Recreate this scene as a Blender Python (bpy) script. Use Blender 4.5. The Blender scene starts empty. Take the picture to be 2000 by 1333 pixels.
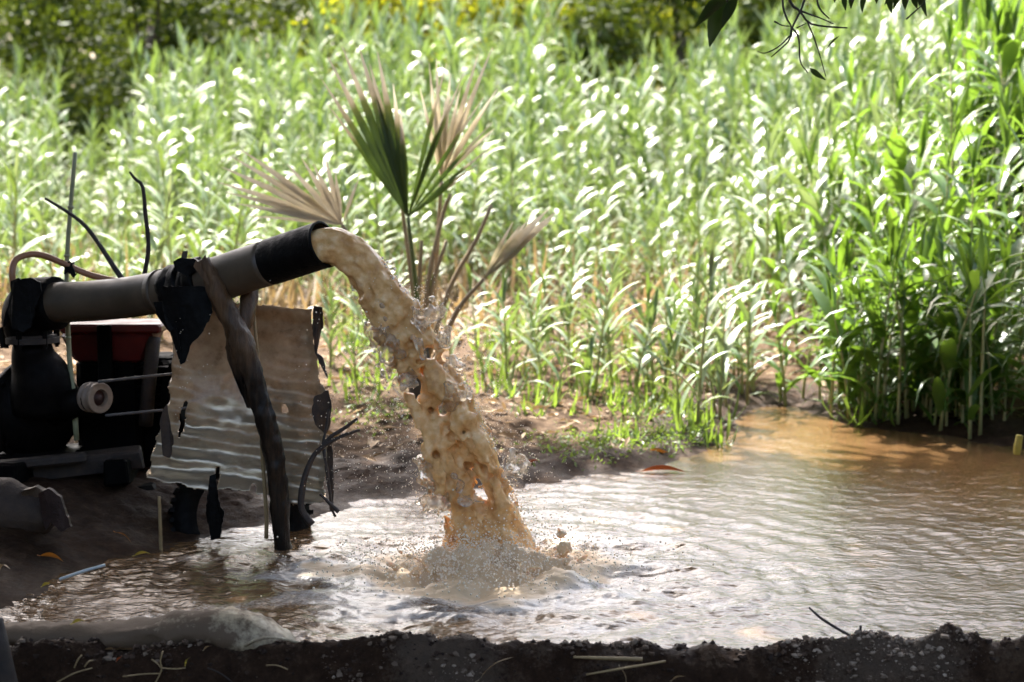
import bpy, math, random
import numpy as np
from mathutils import Vector, Matrix, Quaternion

random.seed(7)
RNG = np.random.default_rng(11)
scene = bpy.context.scene
COL = scene.collection
R = math.radians

# ------------------------------------------------------------------ camera
FPX = 3225.0                       # focal length in photo pixels (2000 wide)
CAM_H = 1.2
PITCH = math.atan((666.5 - 326) / FPX)
cam_d = bpy.data.cameras.new('camera')
cam = bpy.data.objects.new('camera', cam_d)
COL.objects.link(cam)
cam.location = (0, 0, CAM_H)
cam.rotation_euler = (math.pi / 2 - PITCH, 0, 0)
cam_d.sensor_width = 36.0
cam_d.lens = FPX / 2000 * 36.0
cam_d.clip_start = 0.05
cam_d.clip_end = 1000
cam_d.dof.use_dof = True
cam_d.dof.focus_distance = 4.85
cam_d.dof.aperture_fstop = 3.1
scene.camera = cam

# ------------------------------------------------------------------ sky, sun, exposure
SUN_EL, SUN_AZ = R(54), R(-20)     # azimuth from +Y towards +X
world = bpy.data.worlds.new('World')
scene.world = world
world.use_nodes = True
wn = world.node_tree
bgn = wn.nodes['Background']
sky = wn.nodes.new('ShaderNodeTexSky')
sky.sky_type = 'NISHITA'
sky.sun_disc = False
sky.sun_elevation = SUN_EL
sky.sun_rotation = SUN_AZ
sky.air_density = 1.0
sky.dust_density = 7.0
sky.ozone_density = 1.0
wn.links.new(sky.outputs[0], bgn.inputs[0])
bgn.inputs[1].default_value = 0.15
sun_d = bpy.data.lights.new('sun', 'SUN')
sun_d.energy = 5.0
sun_d.angle = R(0.5)
sun_d.color = (1.0, 0.97, 0.92)
sun = bpy.data.objects.new('sun', sun_d)
COL.objects.link(sun)
tosun = Vector((math.sin(SUN_AZ) * math.cos(SUN_EL), math.cos(SUN_AZ) * math.cos(SUN_EL), math.sin(SUN_EL)))
sun.rotation_euler = tosun.to_track_quat('Z', 'Y').to_euler()
sun.location = tosun * 30
vs = scene.view_settings
vs.view_transform = 'Standard'
vs.look = 'None'
vs.gamma = 1.0
vs.use_curve_mapping = False
vs.exposure = 2.3
scene.cycles.use_denoising = True
scene.cycles.max_bounces = 7
scene.cycles.transmission_bounces = 8
scene.cycles.transparent_max_bounces = 8
scene.cycles.caustics_reflective = False
scene.cycles.caustics_refractive = False

# ------------------------------------------------------------------ pixel -> world helpers
_F = np.array([0, math.cos(PITCH), -math.sin(PITCH)])
_U = np.array([0, math.sin(PITCH), math.cos(PITCH)])
def _ray(px, py):
    return _F + (px - 1000) / FPX * np.array([1., 0, 0]) + (666.5 - py) / FPX * _U
def at(px, py, Y):
    """point seen at photo pixel (px,py) standing at distance Y"""
    d = _ray(px, py)
    return np.array([0, 0, CAM_H]) + d * (Y / d[1])
def onz(px, py, z=0.0):
    d = _ray(px, py)
    return np.array([0, 0, CAM_H]) + d * ((z - CAM_H) / d[2])

# ------------------------------------------------------------------ numpy noise
def _hash(ix, iy, iz, seed):
    h = (ix.astype(np.int64) * 374761393 + iy.astype(np.int64) * 668265263 + iz.astype(np.int64) * 1274126177 + seed * 974711) & 0xffffffff
    h = ((h ^ (h >> 13)) * 1274126177) & 0xffffffff
    h = (h ^ (h >> 16)) & 0xffffff
    return h.astype(np.float64) / 0xffffff
def vnoise(p, seed=0):
    p = np.asarray(p, float)
    i = np.floor(p); f = p - i; f = f * f * (3 - 2 * f)
    ix, iy, iz = i[..., 0], i[..., 1], i[..., 2]
    out = 0
    for dx in (0, 1):
        wx = f[..., 0] if dx else 1 - f[..., 0]
        for dy in (0, 1):
            wy = f[..., 1] if dy else 1 - f[..., 1]
            for dz in (0, 1):
                wz = f[..., 2] if dz else 1 - f[..., 2]
                out = out + wx * wy * wz * _hash(ix + dx, iy + dy, iz + dz, seed)
    return out * 2 - 1
def fbm(p, oct=3, seed=0):
    p = np.asarray(p, float); o = 0; a = 1.0
    for k in range(oct):
        o = o + a * vnoise(p * (2.03 ** k) + 17.3 * k, seed + k)
        a *= 0.5
    return o
def xyz(x, y, z=0.0):
    x = np.asarray(x, float); y = np.asarray(y, float)
    x, y, z = np.broadcast_arrays(x, y, np.asarray(z, float))
    return np.stack([x, y, z], -1)
def sstep(a, b, x):
    t = np.clip((np.asarray(x, float) - a) / (b - a), 0, 1)
    return t * t * (3 - 2 * t)

# ------------------------------------------------------------------ mesh helpers
def raw_mesh(name, V, F, smooth=True):
    """V (n,3); F (m,k) array or a list of such arrays"""
    V = np.asarray(V, np.float32)
    Fs = [np.asarray(f, np.int32) for f in (F if isinstance(F, list) else [F]) if len(f)]
    me = bpy.data.meshes.new(name)
    me.vertices.add(len(V)); me.vertices.foreach_set('co', V.ravel())
    loops = np.concatenate([f.ravel() for f in Fs])
    tot = np.concatenate([np.full(len(f), f.shape[1], np.int32) for f in Fs])
    start = np.concatenate([[0], np.cumsum(tot)[:-1]]).astype(np.int32)
    me.loops.add(len(loops)); me.loops.foreach_set('vertex_index', loops)
    me.polygons.add(len(tot)); me.polygons.foreach_set('loop_start', start)
    me.polygons.foreach_set('loop_total', tot)
    me.polygons.foreach_set('use_smooth', np.full(len(tot), smooth))
    me.update(calc_edges=True); me.validate()
    return me
def attr(me, name, data):
    a = me.attributes.new(name, 'FLOAT', 'POINT')
    a.data.foreach_set('value', np.asarray(data, np.float32))
ORIG = {}
def link(name, me, mat, parent=None):
    o = bpy.data.objects.new(name, me)
    COL.objects.link(o)
    if mat is not None and not me.materials: me.materials.append(mat)
    if parent is not None: o.parent = parent
    return o
def tag(o, label=None, cat=None, group=None, kind=None):
    if label: o['label'] = label
    if cat: o['category'] = cat
    if group: o['group'] = group
    if kind: o['kind'] = kind
    return o
def thing(name, loc, label, cat, group=None):
    o = bpy.data.objects.new(name, None)
    o.empty_display_size = 0.05
    COL.objects.link(o); o.location = tuple(loc)
    ORIG[o] = np.array(loc, float)
    return tag(o, label, cat, group)
class MB:
    """collects geometry in world coordinates, builds ONE mesh object"""
    def __init__(s): s.V = []; s.F = {}; s.n = 0
    def add(s, V, F):
        V = np.asarray(V, float).reshape(-1, 3)
        for f in F:
            s.F.setdefault(len(f), []).append([i + s.n for i in f])
        s.V.append(V); s.n += len(V); return s
    def tube(s, pts, rad, n=8, cap=True, rough=0.0, seed=0, fq=.9):
        pts = np.asarray(pts, float); m = len(pts)
        rad = np.broadcast_to(np.asarray(rad, float), (m,)) if np.ndim(rad) < 1 or len(np.atleast_1d(rad)) == m else np.interp(np.linspace(0, 1, m), np.linspace(0, 1, len(rad)), rad)
        T = np.gradient(pts, axis=0); T /= np.linalg.norm(T, axis=1)[:, None] + 1e-12
        ref = np.array([0, 0, 1.]) if abs(T[0][2]) < 0.9 else np.array([1., 0, 0])
        A = np.cross(T[0], ref); A /= np.linalg.norm(A)
        V = []
        ang = np.linspace(0, 2 * math.pi, n, endpoint=False)
        for k in range(m):
            A = A - T[k] * np.dot(A, T[k]); A /= np.linalg.norm(A)
            B = np.cross(T[k], A)
            V.append(pts[k] + rad[k] * (np.cos(ang)[:, None] * A + np.sin(ang)[:, None] * B))
        V = np.concatenate(V)
        if rough:
            c = np.repeat(pts, n, 0); dv = V - c
            V = c + dv * (1 + rough * fbm(V * np.array([1, 1, .35]) / max(rad.mean(), 1e-4) * fq, 3, seed))[:, None]
        F = []
        for k in range(m - 1):
            for j in range(n):
                a, b = k * n + j, k * n + (j + 1) % n
                F.append((a, b, b + n, a + n))
        if cap:
            F.append(tuple(range(n - 1, -1, -1))); F.append(tuple((m - 1) * n + j for j in range(n)))
        return s.add(V, F)
    def box(s, c, size, rot=None, taper=1.0, bev=0.0):
        c = np.asarray(c, float); h = np.asarray(size, float) / 2
        b = min(bev, h.min() * .6)
        V, F = [], []
        if b <= 0:
            for z in (-1, 1):
                k = taper if z < 0 else 1
                for x, y in ((-1, -1), (1, -1), (1, 1), (-1, 1)):
                    V.append((x * h[0] * k, y * h[1] * k, z * h[2]))
            F = [(3, 2, 1, 0), (4, 5, 6, 7), (0, 1, 5, 4), (1, 2, 6, 5), (2, 3, 7, 6), (3, 0, 4, 7)]
        else:
            for z, zi in ((-1, 0), (-1, b), (1, b), (1, 0)):
                zz = z * h[2] - z * zi
                k = taper + (1 - taper) * ((zz / h[2]) + 1) / 2
                ins = b if zi == 0 else 0
                for x, y in ((-1, -1), (1, -1), (1, 1), (-1, 1)):
                    X, Y = h[0] * k - ins, h[1] * k - ins
                    if x * y > 0: V += [(x * X, y * (Y - b), zz), (x * (X - b), y * Y, zz)]
                    else: V += [(x * (X - b), y * Y, zz), (x * X, y * (Y - b), zz)]
            for k in range(3):
                for j in range(8):
                    F.append((k * 8 + j, k * 8 + (j + 1) % 8, (k + 1) * 8 + (j + 1) % 8, (k + 1) * 8 + j))
            F.append(tuple(range(7, -1, -1))); F.append(tuple(range(24, 32)))
        V = np.array(V)
        if rot is not None: V = V @ np.array(rot.to_3x3() if hasattr(rot, 'to_3x3') else rot).T
        return s.add(V + c, F)
    def lathe(s, c, axis, prof, n=20):
        """prof: list of (along axis, radius)"""
        axis = np.asarray(axis, float); axis /= np.linalg.norm(axis)
        ref = np.array([0, 0, 1.]) if abs(axis[2]) < 0.9 else np.array([1., 0, 0])
        A = np.cross(axis, ref); A /= np.linalg.norm(A); B = np.cross(axis, A)
        ang = np.linspace(0, 2 * math.pi, n, endpoint=False)
        V = np.concatenate([np.asarray(c) + a * axis + r * (np.cos(ang)[:, None] * A + np.sin(ang)[:, None] * B) for a, r in prof])
        F = []
        for k in range(len(prof) - 1):
            for j in range(n):
                a, b = k * n + j, k * n + (j + 1) % n
                F.append((a, b, b + n, a + n))
        F.append(tuple(range(n - 1, -1, -1))); F.append(tuple((len(prof) - 1) * n + j for j in range(n)))
        return s.add(V, F)
    def build(s, name, mat, parent=None, smooth=True, root=None, sharp=None):
        V = np.concatenate(s.V)
        root = root or parent
        if root is not None and root in ORIG: V = V - ORIG[root]
        me = raw_mesh(name, V, [np.array(f) for f in s.F.values()], smooth)
        if sharp: me.set_sharp_from_angle(angle=R(sharp))
        return link(name, me, mat, parent)
def spline(pts, n):
    pts = np.asarray(pts, float)
    P = np.vstack([2 * pts[0] - pts[1], pts, 2 * pts[-1] - pts[-2]])
    out = []
    m = len(pts) - 1
    for t in np.linspace(0, m - 1e-6, n):
        i = int(t); f = t - i
        p0, p1, p2, p3 = P[i], P[i + 1], P[i + 2], P[i + 3]
        out.append(0.5 * ((2 * p1) + (-p0 + p2) * f + (2 * p0 - 5 * p1 + 4 * p2 - p3) * f ** 2 + (-p0 + 3 * p1 - 3 * p2 + p3) * f ** 3))
    return np.array(out)
def surface_nets(Fl, org, h):
    ins = Fl > 0
    nx, ny, nz = Fl.shape
    c = np.zeros((nx - 1, ny - 1, nz - 1), np.int8)
    for dx in (0, 1):
        for dy in (0, 1):
            for dz in (0, 1):
                c += ins[dx:nx - 1 + dx, dy:ny - 1 + dy, dz:nz - 1 + dz]
    cell = np.argwhere((c > 0) & (c < 8))
    idx = np.full(c.shape, -1, np.int64); idx[tuple(cell.T)] = np.arange(len(cell))
    acc = np.zeros((len(cell), 3)); cnt = np.zeros(len(cell))
    corners = [(a, b, d) for a in (0, 1) for b in (0, 1) for d in (0, 1)]
    for i, a in enumerate(corners):
        for b in corners[i + 1:]:
            if sum(abs(a[k] - b[k]) for k in range(3)) != 1: continue
            va = Fl[tuple((cell + a).T)]; vb = Fl[tuple((cell + b).T)]
            m = (va > 0) != (vb > 0)
            t = np.where(m, va / (va - vb + 1e-12), 0)
            p = np.array(a) + t[:, None] * (np.array(b) - np.array(a))
            acc[m] += p[m]; cnt[m] += 1
    V = (cell + acc / cnt[:, None]) * h + org
    quads = []
    for ax in range(3):
        o1, o2 = (ax + 1) % 3, (ax + 2) % 3
        sl0 = [slice(None)] * 3; sl1 = [slice(None)] * 3
        sl0[ax] = slice(0, -1); sl1[ax] = slice(1, None)
        e = np.argwhere(ins[tuple(sl0)] != ins[tuple(sl1)])
        ok = (e[:, o1] > 0) & (e[:, o2] > 0) & (e[:, o1] < Fl.shape[o1] - 1) & (e[:, o2] < Fl.shape[o2] - 1)
        e = e[ok]
        def cid(d1, d2):
            q = e.copy(); q[:, o1] -= d1; q[:, o2] -= d2
            return idx[tuple(q.T)]
        q = np.stack([cid(1, 1), cid(0, 1), cid(0, 0), cid(1, 0)], 1)
        flip = ~ins[tuple(e.T)]
        q[flip] = q[flip][:, ::-1]
        quads.append(q)
    Q = np.concatenate(quads)
    return V, Q[(Q >= 0).all(1)]
class Field:
    def __init__(s, lo, hi, h):
        s.h = h; s.lo = np.array(lo, float)
        s.n = np.ceil((np.array(hi) - s.lo) / h).astype(int) + 1
        s.F = np.zeros(s.n, np.float32)
    def ball(s, c, r, w=1.0, K=2.2):
        Rr = r * K
        a = np.maximum(np.floor((c - Rr - s.lo) / s.h).astype(int), 0)
        b = np.minimum(np.ceil((c + Rr - s.lo) / s.h).astype(int) + 1, s.n)
        if (b <= a).any(): return
        g = [(np.arange(a[k], b[k]) * s.h + s.lo[k] - c[k]) ** 2 for k in range(3)]
        d2 = (g[0][:, None, None] + g[1][None, :, None] + g[2][None, None, :]) / Rr ** 2
        s.F[a[0]:b[0], a[1]:b[1], a[2]:b[2]] += w * np.clip(1 - d2, 0, 1) ** 2
    def noise(s, amps):
        m = (s.F > 0.08) & (s.F < 3.0)
        p = np.argwhere(m) * s.h + s.lo
        v = 0
        for amp, sc, sd in amps: v = v + amp * vnoise(p / sc, sd)
        s.F[m] += v
    def blur(s, n=1):
        for _ in range(n):
            for ax in range(3):
                s.F = (np.roll(s.F, 1, ax) + 2 * s.F + np.roll(s.F, -1, ax)) / 4
    def mesh(s, iso=0.63):
        G = s.F - iso
        G[0] = G[-1] = -1; G[:, 0] = G[:, -1] = -1; G[:, :, 0] = G[:, :, -1] = -1
        return surface_nets(G, s.lo, s.h)

# ------------------------------------------------------------------ materials
def new_mat(name):
    m = bpy.data.materials.new(name); m.use_nodes = True
    nt = m.node_tree; p = nt.nodes['Principled BSDF']
    return m, nt, p
def ramp(nt, fac, stops):
    r = nt.nodes.new('ShaderNodeValToRGB')
    while len(r.color_ramp.elements) < len(stops): r.color_ramp.elements.new(0.5)
    for e, (pos, c) in zip(r.color_ramp.elements, stops):
        e.position = pos; e.color = (*c, 1) if len(c) == 3 else c
    nt.links.new(fac, r.inputs[0]); return r.outputs[0]
def noise_n(nt, scale, detail=4, rough=.6, coord='Object', vec=None, stretch=None):
    n = nt.nodes.new('ShaderNodeTexNoise')
    n.inputs['Scale'].default_value = scale; n.inputs['Detail'].default_value = detail
    n.inputs['Roughness'].default_value = rough
    if vec is None:
        tc = nt.nodes.new('ShaderNodeTexCoord'); vec = tc.outputs[coord]
    if stretch:
        mp = nt.nodes.new('ShaderNodeMapping'); mp.inputs['Scale'].default_value = stretch
        nt.links.new(vec, mp.inputs[0]); vec = mp.outputs[0]
    nt.links.new(vec, n.inputs['Vector'])
    return n.outputs['Fac']
def bump_n(nt, p, h, strength=.5, dist=.01, prev=None):
    b = nt.nodes.new('ShaderNodeBump'); b.inputs['Strength'].default_value = strength
    b.inputs['Distance'].default_value = dist
    nt.links.new(h, b.inputs['Height'])
    if prev is not None: nt.links.new(prev, b.inputs['Normal'])
    nt.links.new(b.outputs[0], p.inputs['Normal']); return b.outputs[0]
def mixc(nt, fac, a, b, mode='MIX'):
    m = nt.nodes.new('ShaderNodeMix'); m.data_type = 'RGBA'; m.blend_type = mode
    for sock, v in ((m.inputs[0], fac), (m.inputs[6], a), (m.inputs[7], b)):
        if hasattr(v, 'links'): nt.links.new(v, sock)
        elif isinstance(v, (int, float)): sock.default_value = v
        else: sock.default_value = (*v, 1)
    return m.outputs[2]
def math_n(nt, op, a, b=0.0):
    m = nt.nodes.new('ShaderNodeMath'); m.operation = op
    for sock, v in ((m.inputs[0], a), (m.inputs[1], b)):
        if hasattr(v, 'links'): nt.links.new(v, sock)
        else: sock.default_value = v
    return m.outputs[0]
def attr_n(nt, name):
    a = nt.nodes.new('ShaderNodeAttribute'); a.attribute_name = name; return a.outputs['Fac']
def simple(name, c1, c2, scale=8, rough=.6, rough2=None, metal=0, bump=.3, bdist=.004, spec=.5, stretch=None, bscale=None):
    m, nt, p = new_mat(name)
    f = noise_n(nt, scale, 6, .65, stretch=stretch)
    nt.links.new(ramp(nt, f, [(.32, c1), (.68, c2)]), p.inputs['Base Color'])
    if rough2 is None: p.inputs['Roughness'].default_value = rough
    else:
        g = noise_n(nt, scale * 1.7, 5, .6, stretch=stretch)
        rr = ramp(nt, g, [(.35, (rough,) * 3), (.65, (rough2,) * 3)]); nt.links.new(rr, p.inputs['Roughness'])
    p.inputs['Metallic'].default_value = metal
    p.inputs['Specular IOR Level'].default_value = spec
    if bump: bump_n(nt, p, noise_n(nt, bscale or scale * 5, 6, .7, stretch=stretch), bump, bdist)
    return m
def leaf_mat(name, stops, rough=.4, trans=.35, tcol=(.25, .38, .03), spec=.5):
    """stops: ramp over a random value per leaf / plant"""
    m, nt, p = new_mat(name)
    geo = nt.nodes.new('ShaderNodeNewGeometry'); oi = nt.nodes.new('ShaderNodeObjectInfo')
    v = math_n(nt, 'ADD', math_n(nt, 'MULTIPLY', geo.outputs['Random Per Island'], .65), math_n(nt, 'MULTIPLY', oi.outputs['Random'], .35))
    c = ramp(nt, v, stops)
    c = mixc(nt, math_n(nt, 'MULTIPLY', noise_n(nt, 30, 3), .35), c, (.03, .04, .01), 'MULTIPLY') if False else c
    nt.links.new(c, p.inputs['Base Color'])
    p.inputs['Roughness'].default_value = rough
    p.inputs['Specular IOR Level'].default_value = spec
    t = nt.nodes.new('ShaderNodeBsdfTranslucent')
    nt.links.new(mixc(nt, .65, c, tcol), t.inputs[0])
    mx = nt.nodes.new('ShaderNodeMixShader'); mx.inputs[0].default_value = trans
    nt.links.new(p.outputs[0], mx.inputs[1]); nt.links.new(t.outputs[0], mx.inputs[2])
    nt.links.new(mx.outputs[0], nt.nodes['Material Output'].inputs[0])
    return m

M = {}
M['reed'] = leaf_mat('reed_leaf', [(0, (.055, .12, .015)), (.2, (.10, .175, .035)), (.45, (.165, .235, .10)), (.7, (.24, .29, .175)), (1, (.35, .36, .26))], .46, .24, (.21, .29, .035), .9)
M['reed_side'] = leaf_mat('reed_leaf_lush', [(0, (.03, .085, .010)), (.5, (.06, .135, .02)), (.85, (.12, .19, .05)), (1, (.20, .25, .10))], .42, .36, (.22, .36, .025), .8)  # lush green, darkened further with canopy shade put into the colour
M['reed_stem'] = simple('reed_stem', (.22, .23, .08), (.38, .34, .15), 6, .5, bump=.1)
M['dry'] = leaf_mat('dry_leaf', [(0, (.10, .065, .035)), (.4, (.21, .15, .085)), (.75, (.36, .28, .175)), (1, (.26, .22, .10))], .6, .2, (.4, .27, .10), .3)
M['litter'] = leaf_mat('litter', [(0, (.10, .06, .035)), (.35, (.26, .17, .09)), (.65, (.42, .32, .19)), (.86, (.30, .13, .035)), (1, (.5, .42, .28))], .65, .12, (.4, .25, .1), .3)
M['grass'] = leaf_mat('grass_blade', [(0, (.05, .10, .02)), (.6, (.10, .17, .035)), (1, (.20, .24, .08))], .45, .4, (.25, .36, .03), .5)
M['weed'] = leaf_mat('weed_leaf', [(0, (.08, .20, .012)), (1, (.16, .30, .025))], .45, .45, (.35, .5, .03), .4)
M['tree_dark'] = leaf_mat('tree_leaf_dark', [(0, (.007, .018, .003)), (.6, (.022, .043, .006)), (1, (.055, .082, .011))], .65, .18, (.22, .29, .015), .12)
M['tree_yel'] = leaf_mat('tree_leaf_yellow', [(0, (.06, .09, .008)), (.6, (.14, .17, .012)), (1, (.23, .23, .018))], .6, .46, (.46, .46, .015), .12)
M['canopy'] = leaf_mat('canopy_leaf', [(0, (.015, .03, .008)), (1, (.045, .07, .018))], .4, .12, (.12, .2, .02), .4)
M['bark'] = simple('bark', (.035, .026, .019), (.10, .075, .05), 9, .85, bump=.8, bdist=.015, stretch=(1, 1, .25))
M['mudw'] = None

# ------------------------------------------------------------------ pool outline and terrain
pool_px = [(-60, 1225), (40, 1180), (110, 1140), (210, 1105), (300, 1082), (345, 1062), (440, 1040), (560, 1020), (650, 1003), (690, 980), (770, 974), (860, 962), (940, 955), (1010, 952), (1090, 942), (1140, 932), (1240, 922), (1330, 902), (1400, 872), (1425, 840), (1450, 815), (1475, 803), (1500, 796), (1545, 795), (1575, 804), (1610, 818), (1650, 830), (1700, 838), (1800, 845), (1900, 862), (1990, 880), (2150, 905), (2400, 960), (2700, 1040), (2800, 1150)]
POLY = [onz(x, y)[:2] for x, y in pool_px] + [np.array([3.0, 4.12]), np.array([-1.33, 4.12])]
POLY = np.array(POLY)
def pool_sd(x, y):
    """signed distance to the water's edge, positive on land"""
    p = np.stack([np.ravel(x), np.ravel(y)], -1)
    best = np.full(len(p), 1e9); inside = np.zeros(len(p), bool)
    for i in range(len(POLY)):
        a, b = POLY[i], POLY[(i + 1) % len(POLY)]
        ab = b - a; t = np.clip(((p - a) @ ab) / (ab @ ab), 0, 1)
        best = np.minimum(best, np.hypot(*(p - a - t[:, None] * ab).T))
        c = ((a[1] > p[:, 1]) != (b[1] > p[:, 1])) & (p[:, 0] < (b[0] - a[0]) * (p[:, 1] - a[1]) / (b[1] - a[1] + 1e-12) + a[0])
        inside ^= c
    return np.where(inside, -best, best).reshape(np.shape(x))
crest_px = [(-400, 1232), (0, 1255), (200, 1268), (600, 1258), (800, 1252), (1100, 1262), (1300, 1266), (1480, 1266), (1560, 1262), (1640, 1254), (1700, 1247), (1830, 1241), (1900, 1250), (2000, 1247), (2400, 1247)]
CX = [at(a, b, 4.0)[0] for a, b in crest_px]; CZ = [at(a, b, 4.0)[2] for a, b in crest_px]
def terrain(x, y):
    x = np.asarray(x, float); y = np.asarray(y, float)
    sd = pool_sd(x, y) + .022 * fbm(xyz(x, y) * 7, 2, 5)
    P = xyz(x, y)
    left = 1 - sstep(-1.1, -.35, x)
    far = sstep(5.2, 6.5, y)
    z = -.25 * sstep(0, -.25, sd) + np.where(sd > 0, 1, 0) * (
        .032 * sstep(0, .16, sd) * (1 - .3 * left) + .035 * sstep(0, .5, sd)
        + left * (1 - far) * .17 * sstep(.02, .9, sd)
        + .13 * sstep(.3, 2.6, sd) * (1 - left * (1 - far)))
    z = z + .008 * np.clip(y - 9.0, 0, 60)
    z = z + sstep(0, .2, sd) * (.014 * fbm(P * 5, 3, 9) + .008 * fbm(P * 19, 3, 10) + .0045 * fbm(P * 47, 2, 14)) + sstep(.5, 3, sd) * .05 * fbm(P * .9, 2, 12)
    # the low dam of soil on the camera's side
    cr = np.interp(x, CX, CZ) + .010 * fbm(P * 9, 2, 21)
    dam = np.where(y > 4.0, cr - (cr + .07) * sstep(4.0, 4.17, y), cr - .24 * sstep(4.01, 3.84, y))
    dam = dam + .013 * fbm(P * np.array([10, 14, 1]), 2, 34) + .010 * fbm(P * 24, 3, 31) + .006 * fbm(P * 60, 2, 33)
    w = sstep(4.24, 4.12, y)
    return z * (1 - w) + dam * w
def graded(lo, hi, step, end_lo, end_hi, grow=1.13):
    mid = list(np.arange(lo, hi + step / 2, step))
    s = step; v = hi
    up = []
    while v < end_hi: s *= grow; v += s; up.append(v)
    s = step; v = lo; dn = []
    while v > end_lo: s *= grow; v -= s; dn.append(v)
    return np.array(dn[::-1] + mid + up)
def grid_mesh(name, gx, gy, zf):
    X, Y = np.meshgrid(gx, gy, indexing='xy')
    Z = zf(X, Y)
    V = np.stack([X, Y, Z], -1).reshape(-1, 3)
    nx, ny = len(gx), len(gy)
    i = (np.arange(ny - 1)[:, None] * nx + np.arange(nx - 1)[None]).ravel()
    return raw_mesh(name, V, np.stack([i, i + 1, i + 1 + nx, i + nx], 1)), V

# ground ------------------------------------------------------------------
gx = graded(-2.1, 2.6, .016, -160, 160, 1.12)
gy1 = np.arange(3.78, 4.30, .009); gy2 = np.arange(4.30, 7.4, .018)
s = .018; v = 7.4; up = []
while v < 220: s *= 1.06; v += s; up.append(v)
s = .009; v = 3.78; dn = []
while v > -60: s *= 1.25; v -= s; dn.append(v)
gy = np.concatenate([dn[::-1], gy1, gy2, up])
me, GV = grid_mesh('ground', gx, gy, terrain)
gsd = pool_sd(GV[:, 0], GV[:, 1])
wet_shade = np.clip(1 - gsd / .55, 0, 1) + .35 * fbm(GV * 4, 2, 41)
wet_shade = wet_shade + (1 - sstep(-.7, -.2, GV[:, 0])) * (1 - sstep(5.9, 6.6, GV[:, 1])) + .3 * (1 - sstep(6.3, 6.9, GV[:, 1])) * (1 - sstep(.3, .9, GV[:, 0]))
wet_shade = np.maximum(wet_shade, .55 * sstep(9.6, 11, GV[:, 1]))  # soil between the reeds darkened: their shade painted in, not damp
attr(me, 'wet_shade', np.clip(wet_shade, 0, 1))
gpx = 1000 + GV[:, 0] / np.maximum(GV[:, 1], .5) * FPX
chalk = (np.exp(-((gpx - 880) / 130) ** 2) + np.exp(-((gpx - 1760) / 170) ** 2) + .35 * np.exp(-((gpx - 1200) / 120) ** 2)) * sstep(4.08, 4.0, GV[:, 1]) + .5 * fbm(GV * 12, 3, 43)
attr(me, 'chalk', np.clip(chalk, 0, 1))
m, nt, p = new_mat('soil')
n1 = noise_n(nt, 3.5, 8, .7); n2 = noise_n(nt, 26, 8, .75); n3 = noise_n(nt, 110, 5, .7)
dry = ramp(nt, n2, [(.3, (.035, .021, .012)), (.5, (.09, .056, .032)), (.72, (.17, .115, .068))])
mud = ramp(nt, n2, [(.3, (.014, .0065, .0035)), (.55, (.040, .021, .011)), (.75, (.095, .058, .034))])
wv = attr_n(nt, 'wet_shade')
wf = ramp(nt, math_n(nt, 'ADD', wv, math_n(nt, 'MULTIPLY', math_n(nt, 'SUBTRACT', n1, .5), .5)), [(.15, (0,) * 3), (.55, (1,) * 3)])
chk = ramp(nt, math_n(nt, 'ADD', attr_n(nt, 'chalk'), math_n(nt, 'MULTIPLY', math_n(nt, 'SUBTRACT', n3, .5), 1.6)), [(.35, (0,) * 3), (.85, (1,) * 3)])
nt.links.new(mixc(nt, math_n(nt, 'MULTIPLY', chk, .25), mixc(nt, wf, dry, mud), (.26, .20, .145)), p.inputs['Base Color'])
rr = mixc(nt, wf, (.9,) * 3, ramp(nt, n1, [(.35, (.38,) * 3), (.62, (.85,) * 3)]))
nt.links.new(rr, p.inputs['Roughness'])
b1 = bump_n(nt, p, n2, .9, .02)
bump_n(nt, p, n3, .8, .006, b1)
p.inputs['Specular IOR Level'].default_value = .10
M['soil'] = m
g = link('ground', me, m); tag(g, kind='structure')

# ------------------------------------------------------------------ pool water
SPL = onz(945, 1118)[:2]          # where the jet lands
def water_h(x, y):
    P = xyz(x, y)
    r = np.hypot(x - SPL[0], (y - SPL[1]))
    wob = .05 * fbm(P * 4, 2, 51)
    rr_ = r + wob
    near = np.exp(-(r / .62) ** 2)
    z = .0062 * np.sin(rr_ * 2 * math.pi / .12 - .6) * np.exp(-r / .8) * (.3 + 1.0 * np.clip(vnoise(P * 5, 52) + .4, 0, 1.3))
    z = z + near * (.023 * fbm(P * np.array([6.5, 9, 1]), 3, 53))
    # the boil under the jet
    ex = np.hypot((x - SPL[0]) / 1.45, y - SPL[1])
    z = z + np.exp(-(ex / .16) ** 2) * (.042 + .062 * fbm(P * 12, 3, 57) + .020 * fbm(P * 40, 2, 58))
    z = z + np.exp(-((ex - .20) / .07) ** 2) * (.012 * fbm(P * np.array([10, 15, 1]), 3, 59))
    PW = P + .05 * np.stack([vnoise(P * 3.1, 151), vnoise(P * 3.1, 152), 0 * x], -1) + .014 * np.stack([vnoise(P * 11, 153), vnoise(P * 11, 154), 0 * x], -1)
    chop = (.62 + .3 * vnoise(P * 1.7, 155)) + .72 * np.exp(-(np.maximum(r - .2, 0) / .9) ** 2)
    z = z + chop * (.0028 * fbm(PW * np.array([7, 10, 1]), 2, 54) + .0019 * fbm(PW * np.array([22, 31, 1]), 2, 55) + .0014 * fbm(PW * np.array([55, 76, 1]), 2, 56))
    return z
wx = graded(-1.75, 2.15, .0065, -3, 5.0, 1.2)
wy = np.concatenate([np.arange(4.02, 5.4, .0052), np.arange(5.4, 6.4, .0095), np.arange(6.4, 9.6, .02)])
me, WV = grid_mesh('pool_water', wx, wy, lambda x, y: water_h(x, y))
keep = pool_sd(WV[:, 0], WV[:, 1]) < .16
r = np.hypot(WV[:, 0] - SPL[0], WV[:, 1] - SPL[1])
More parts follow.
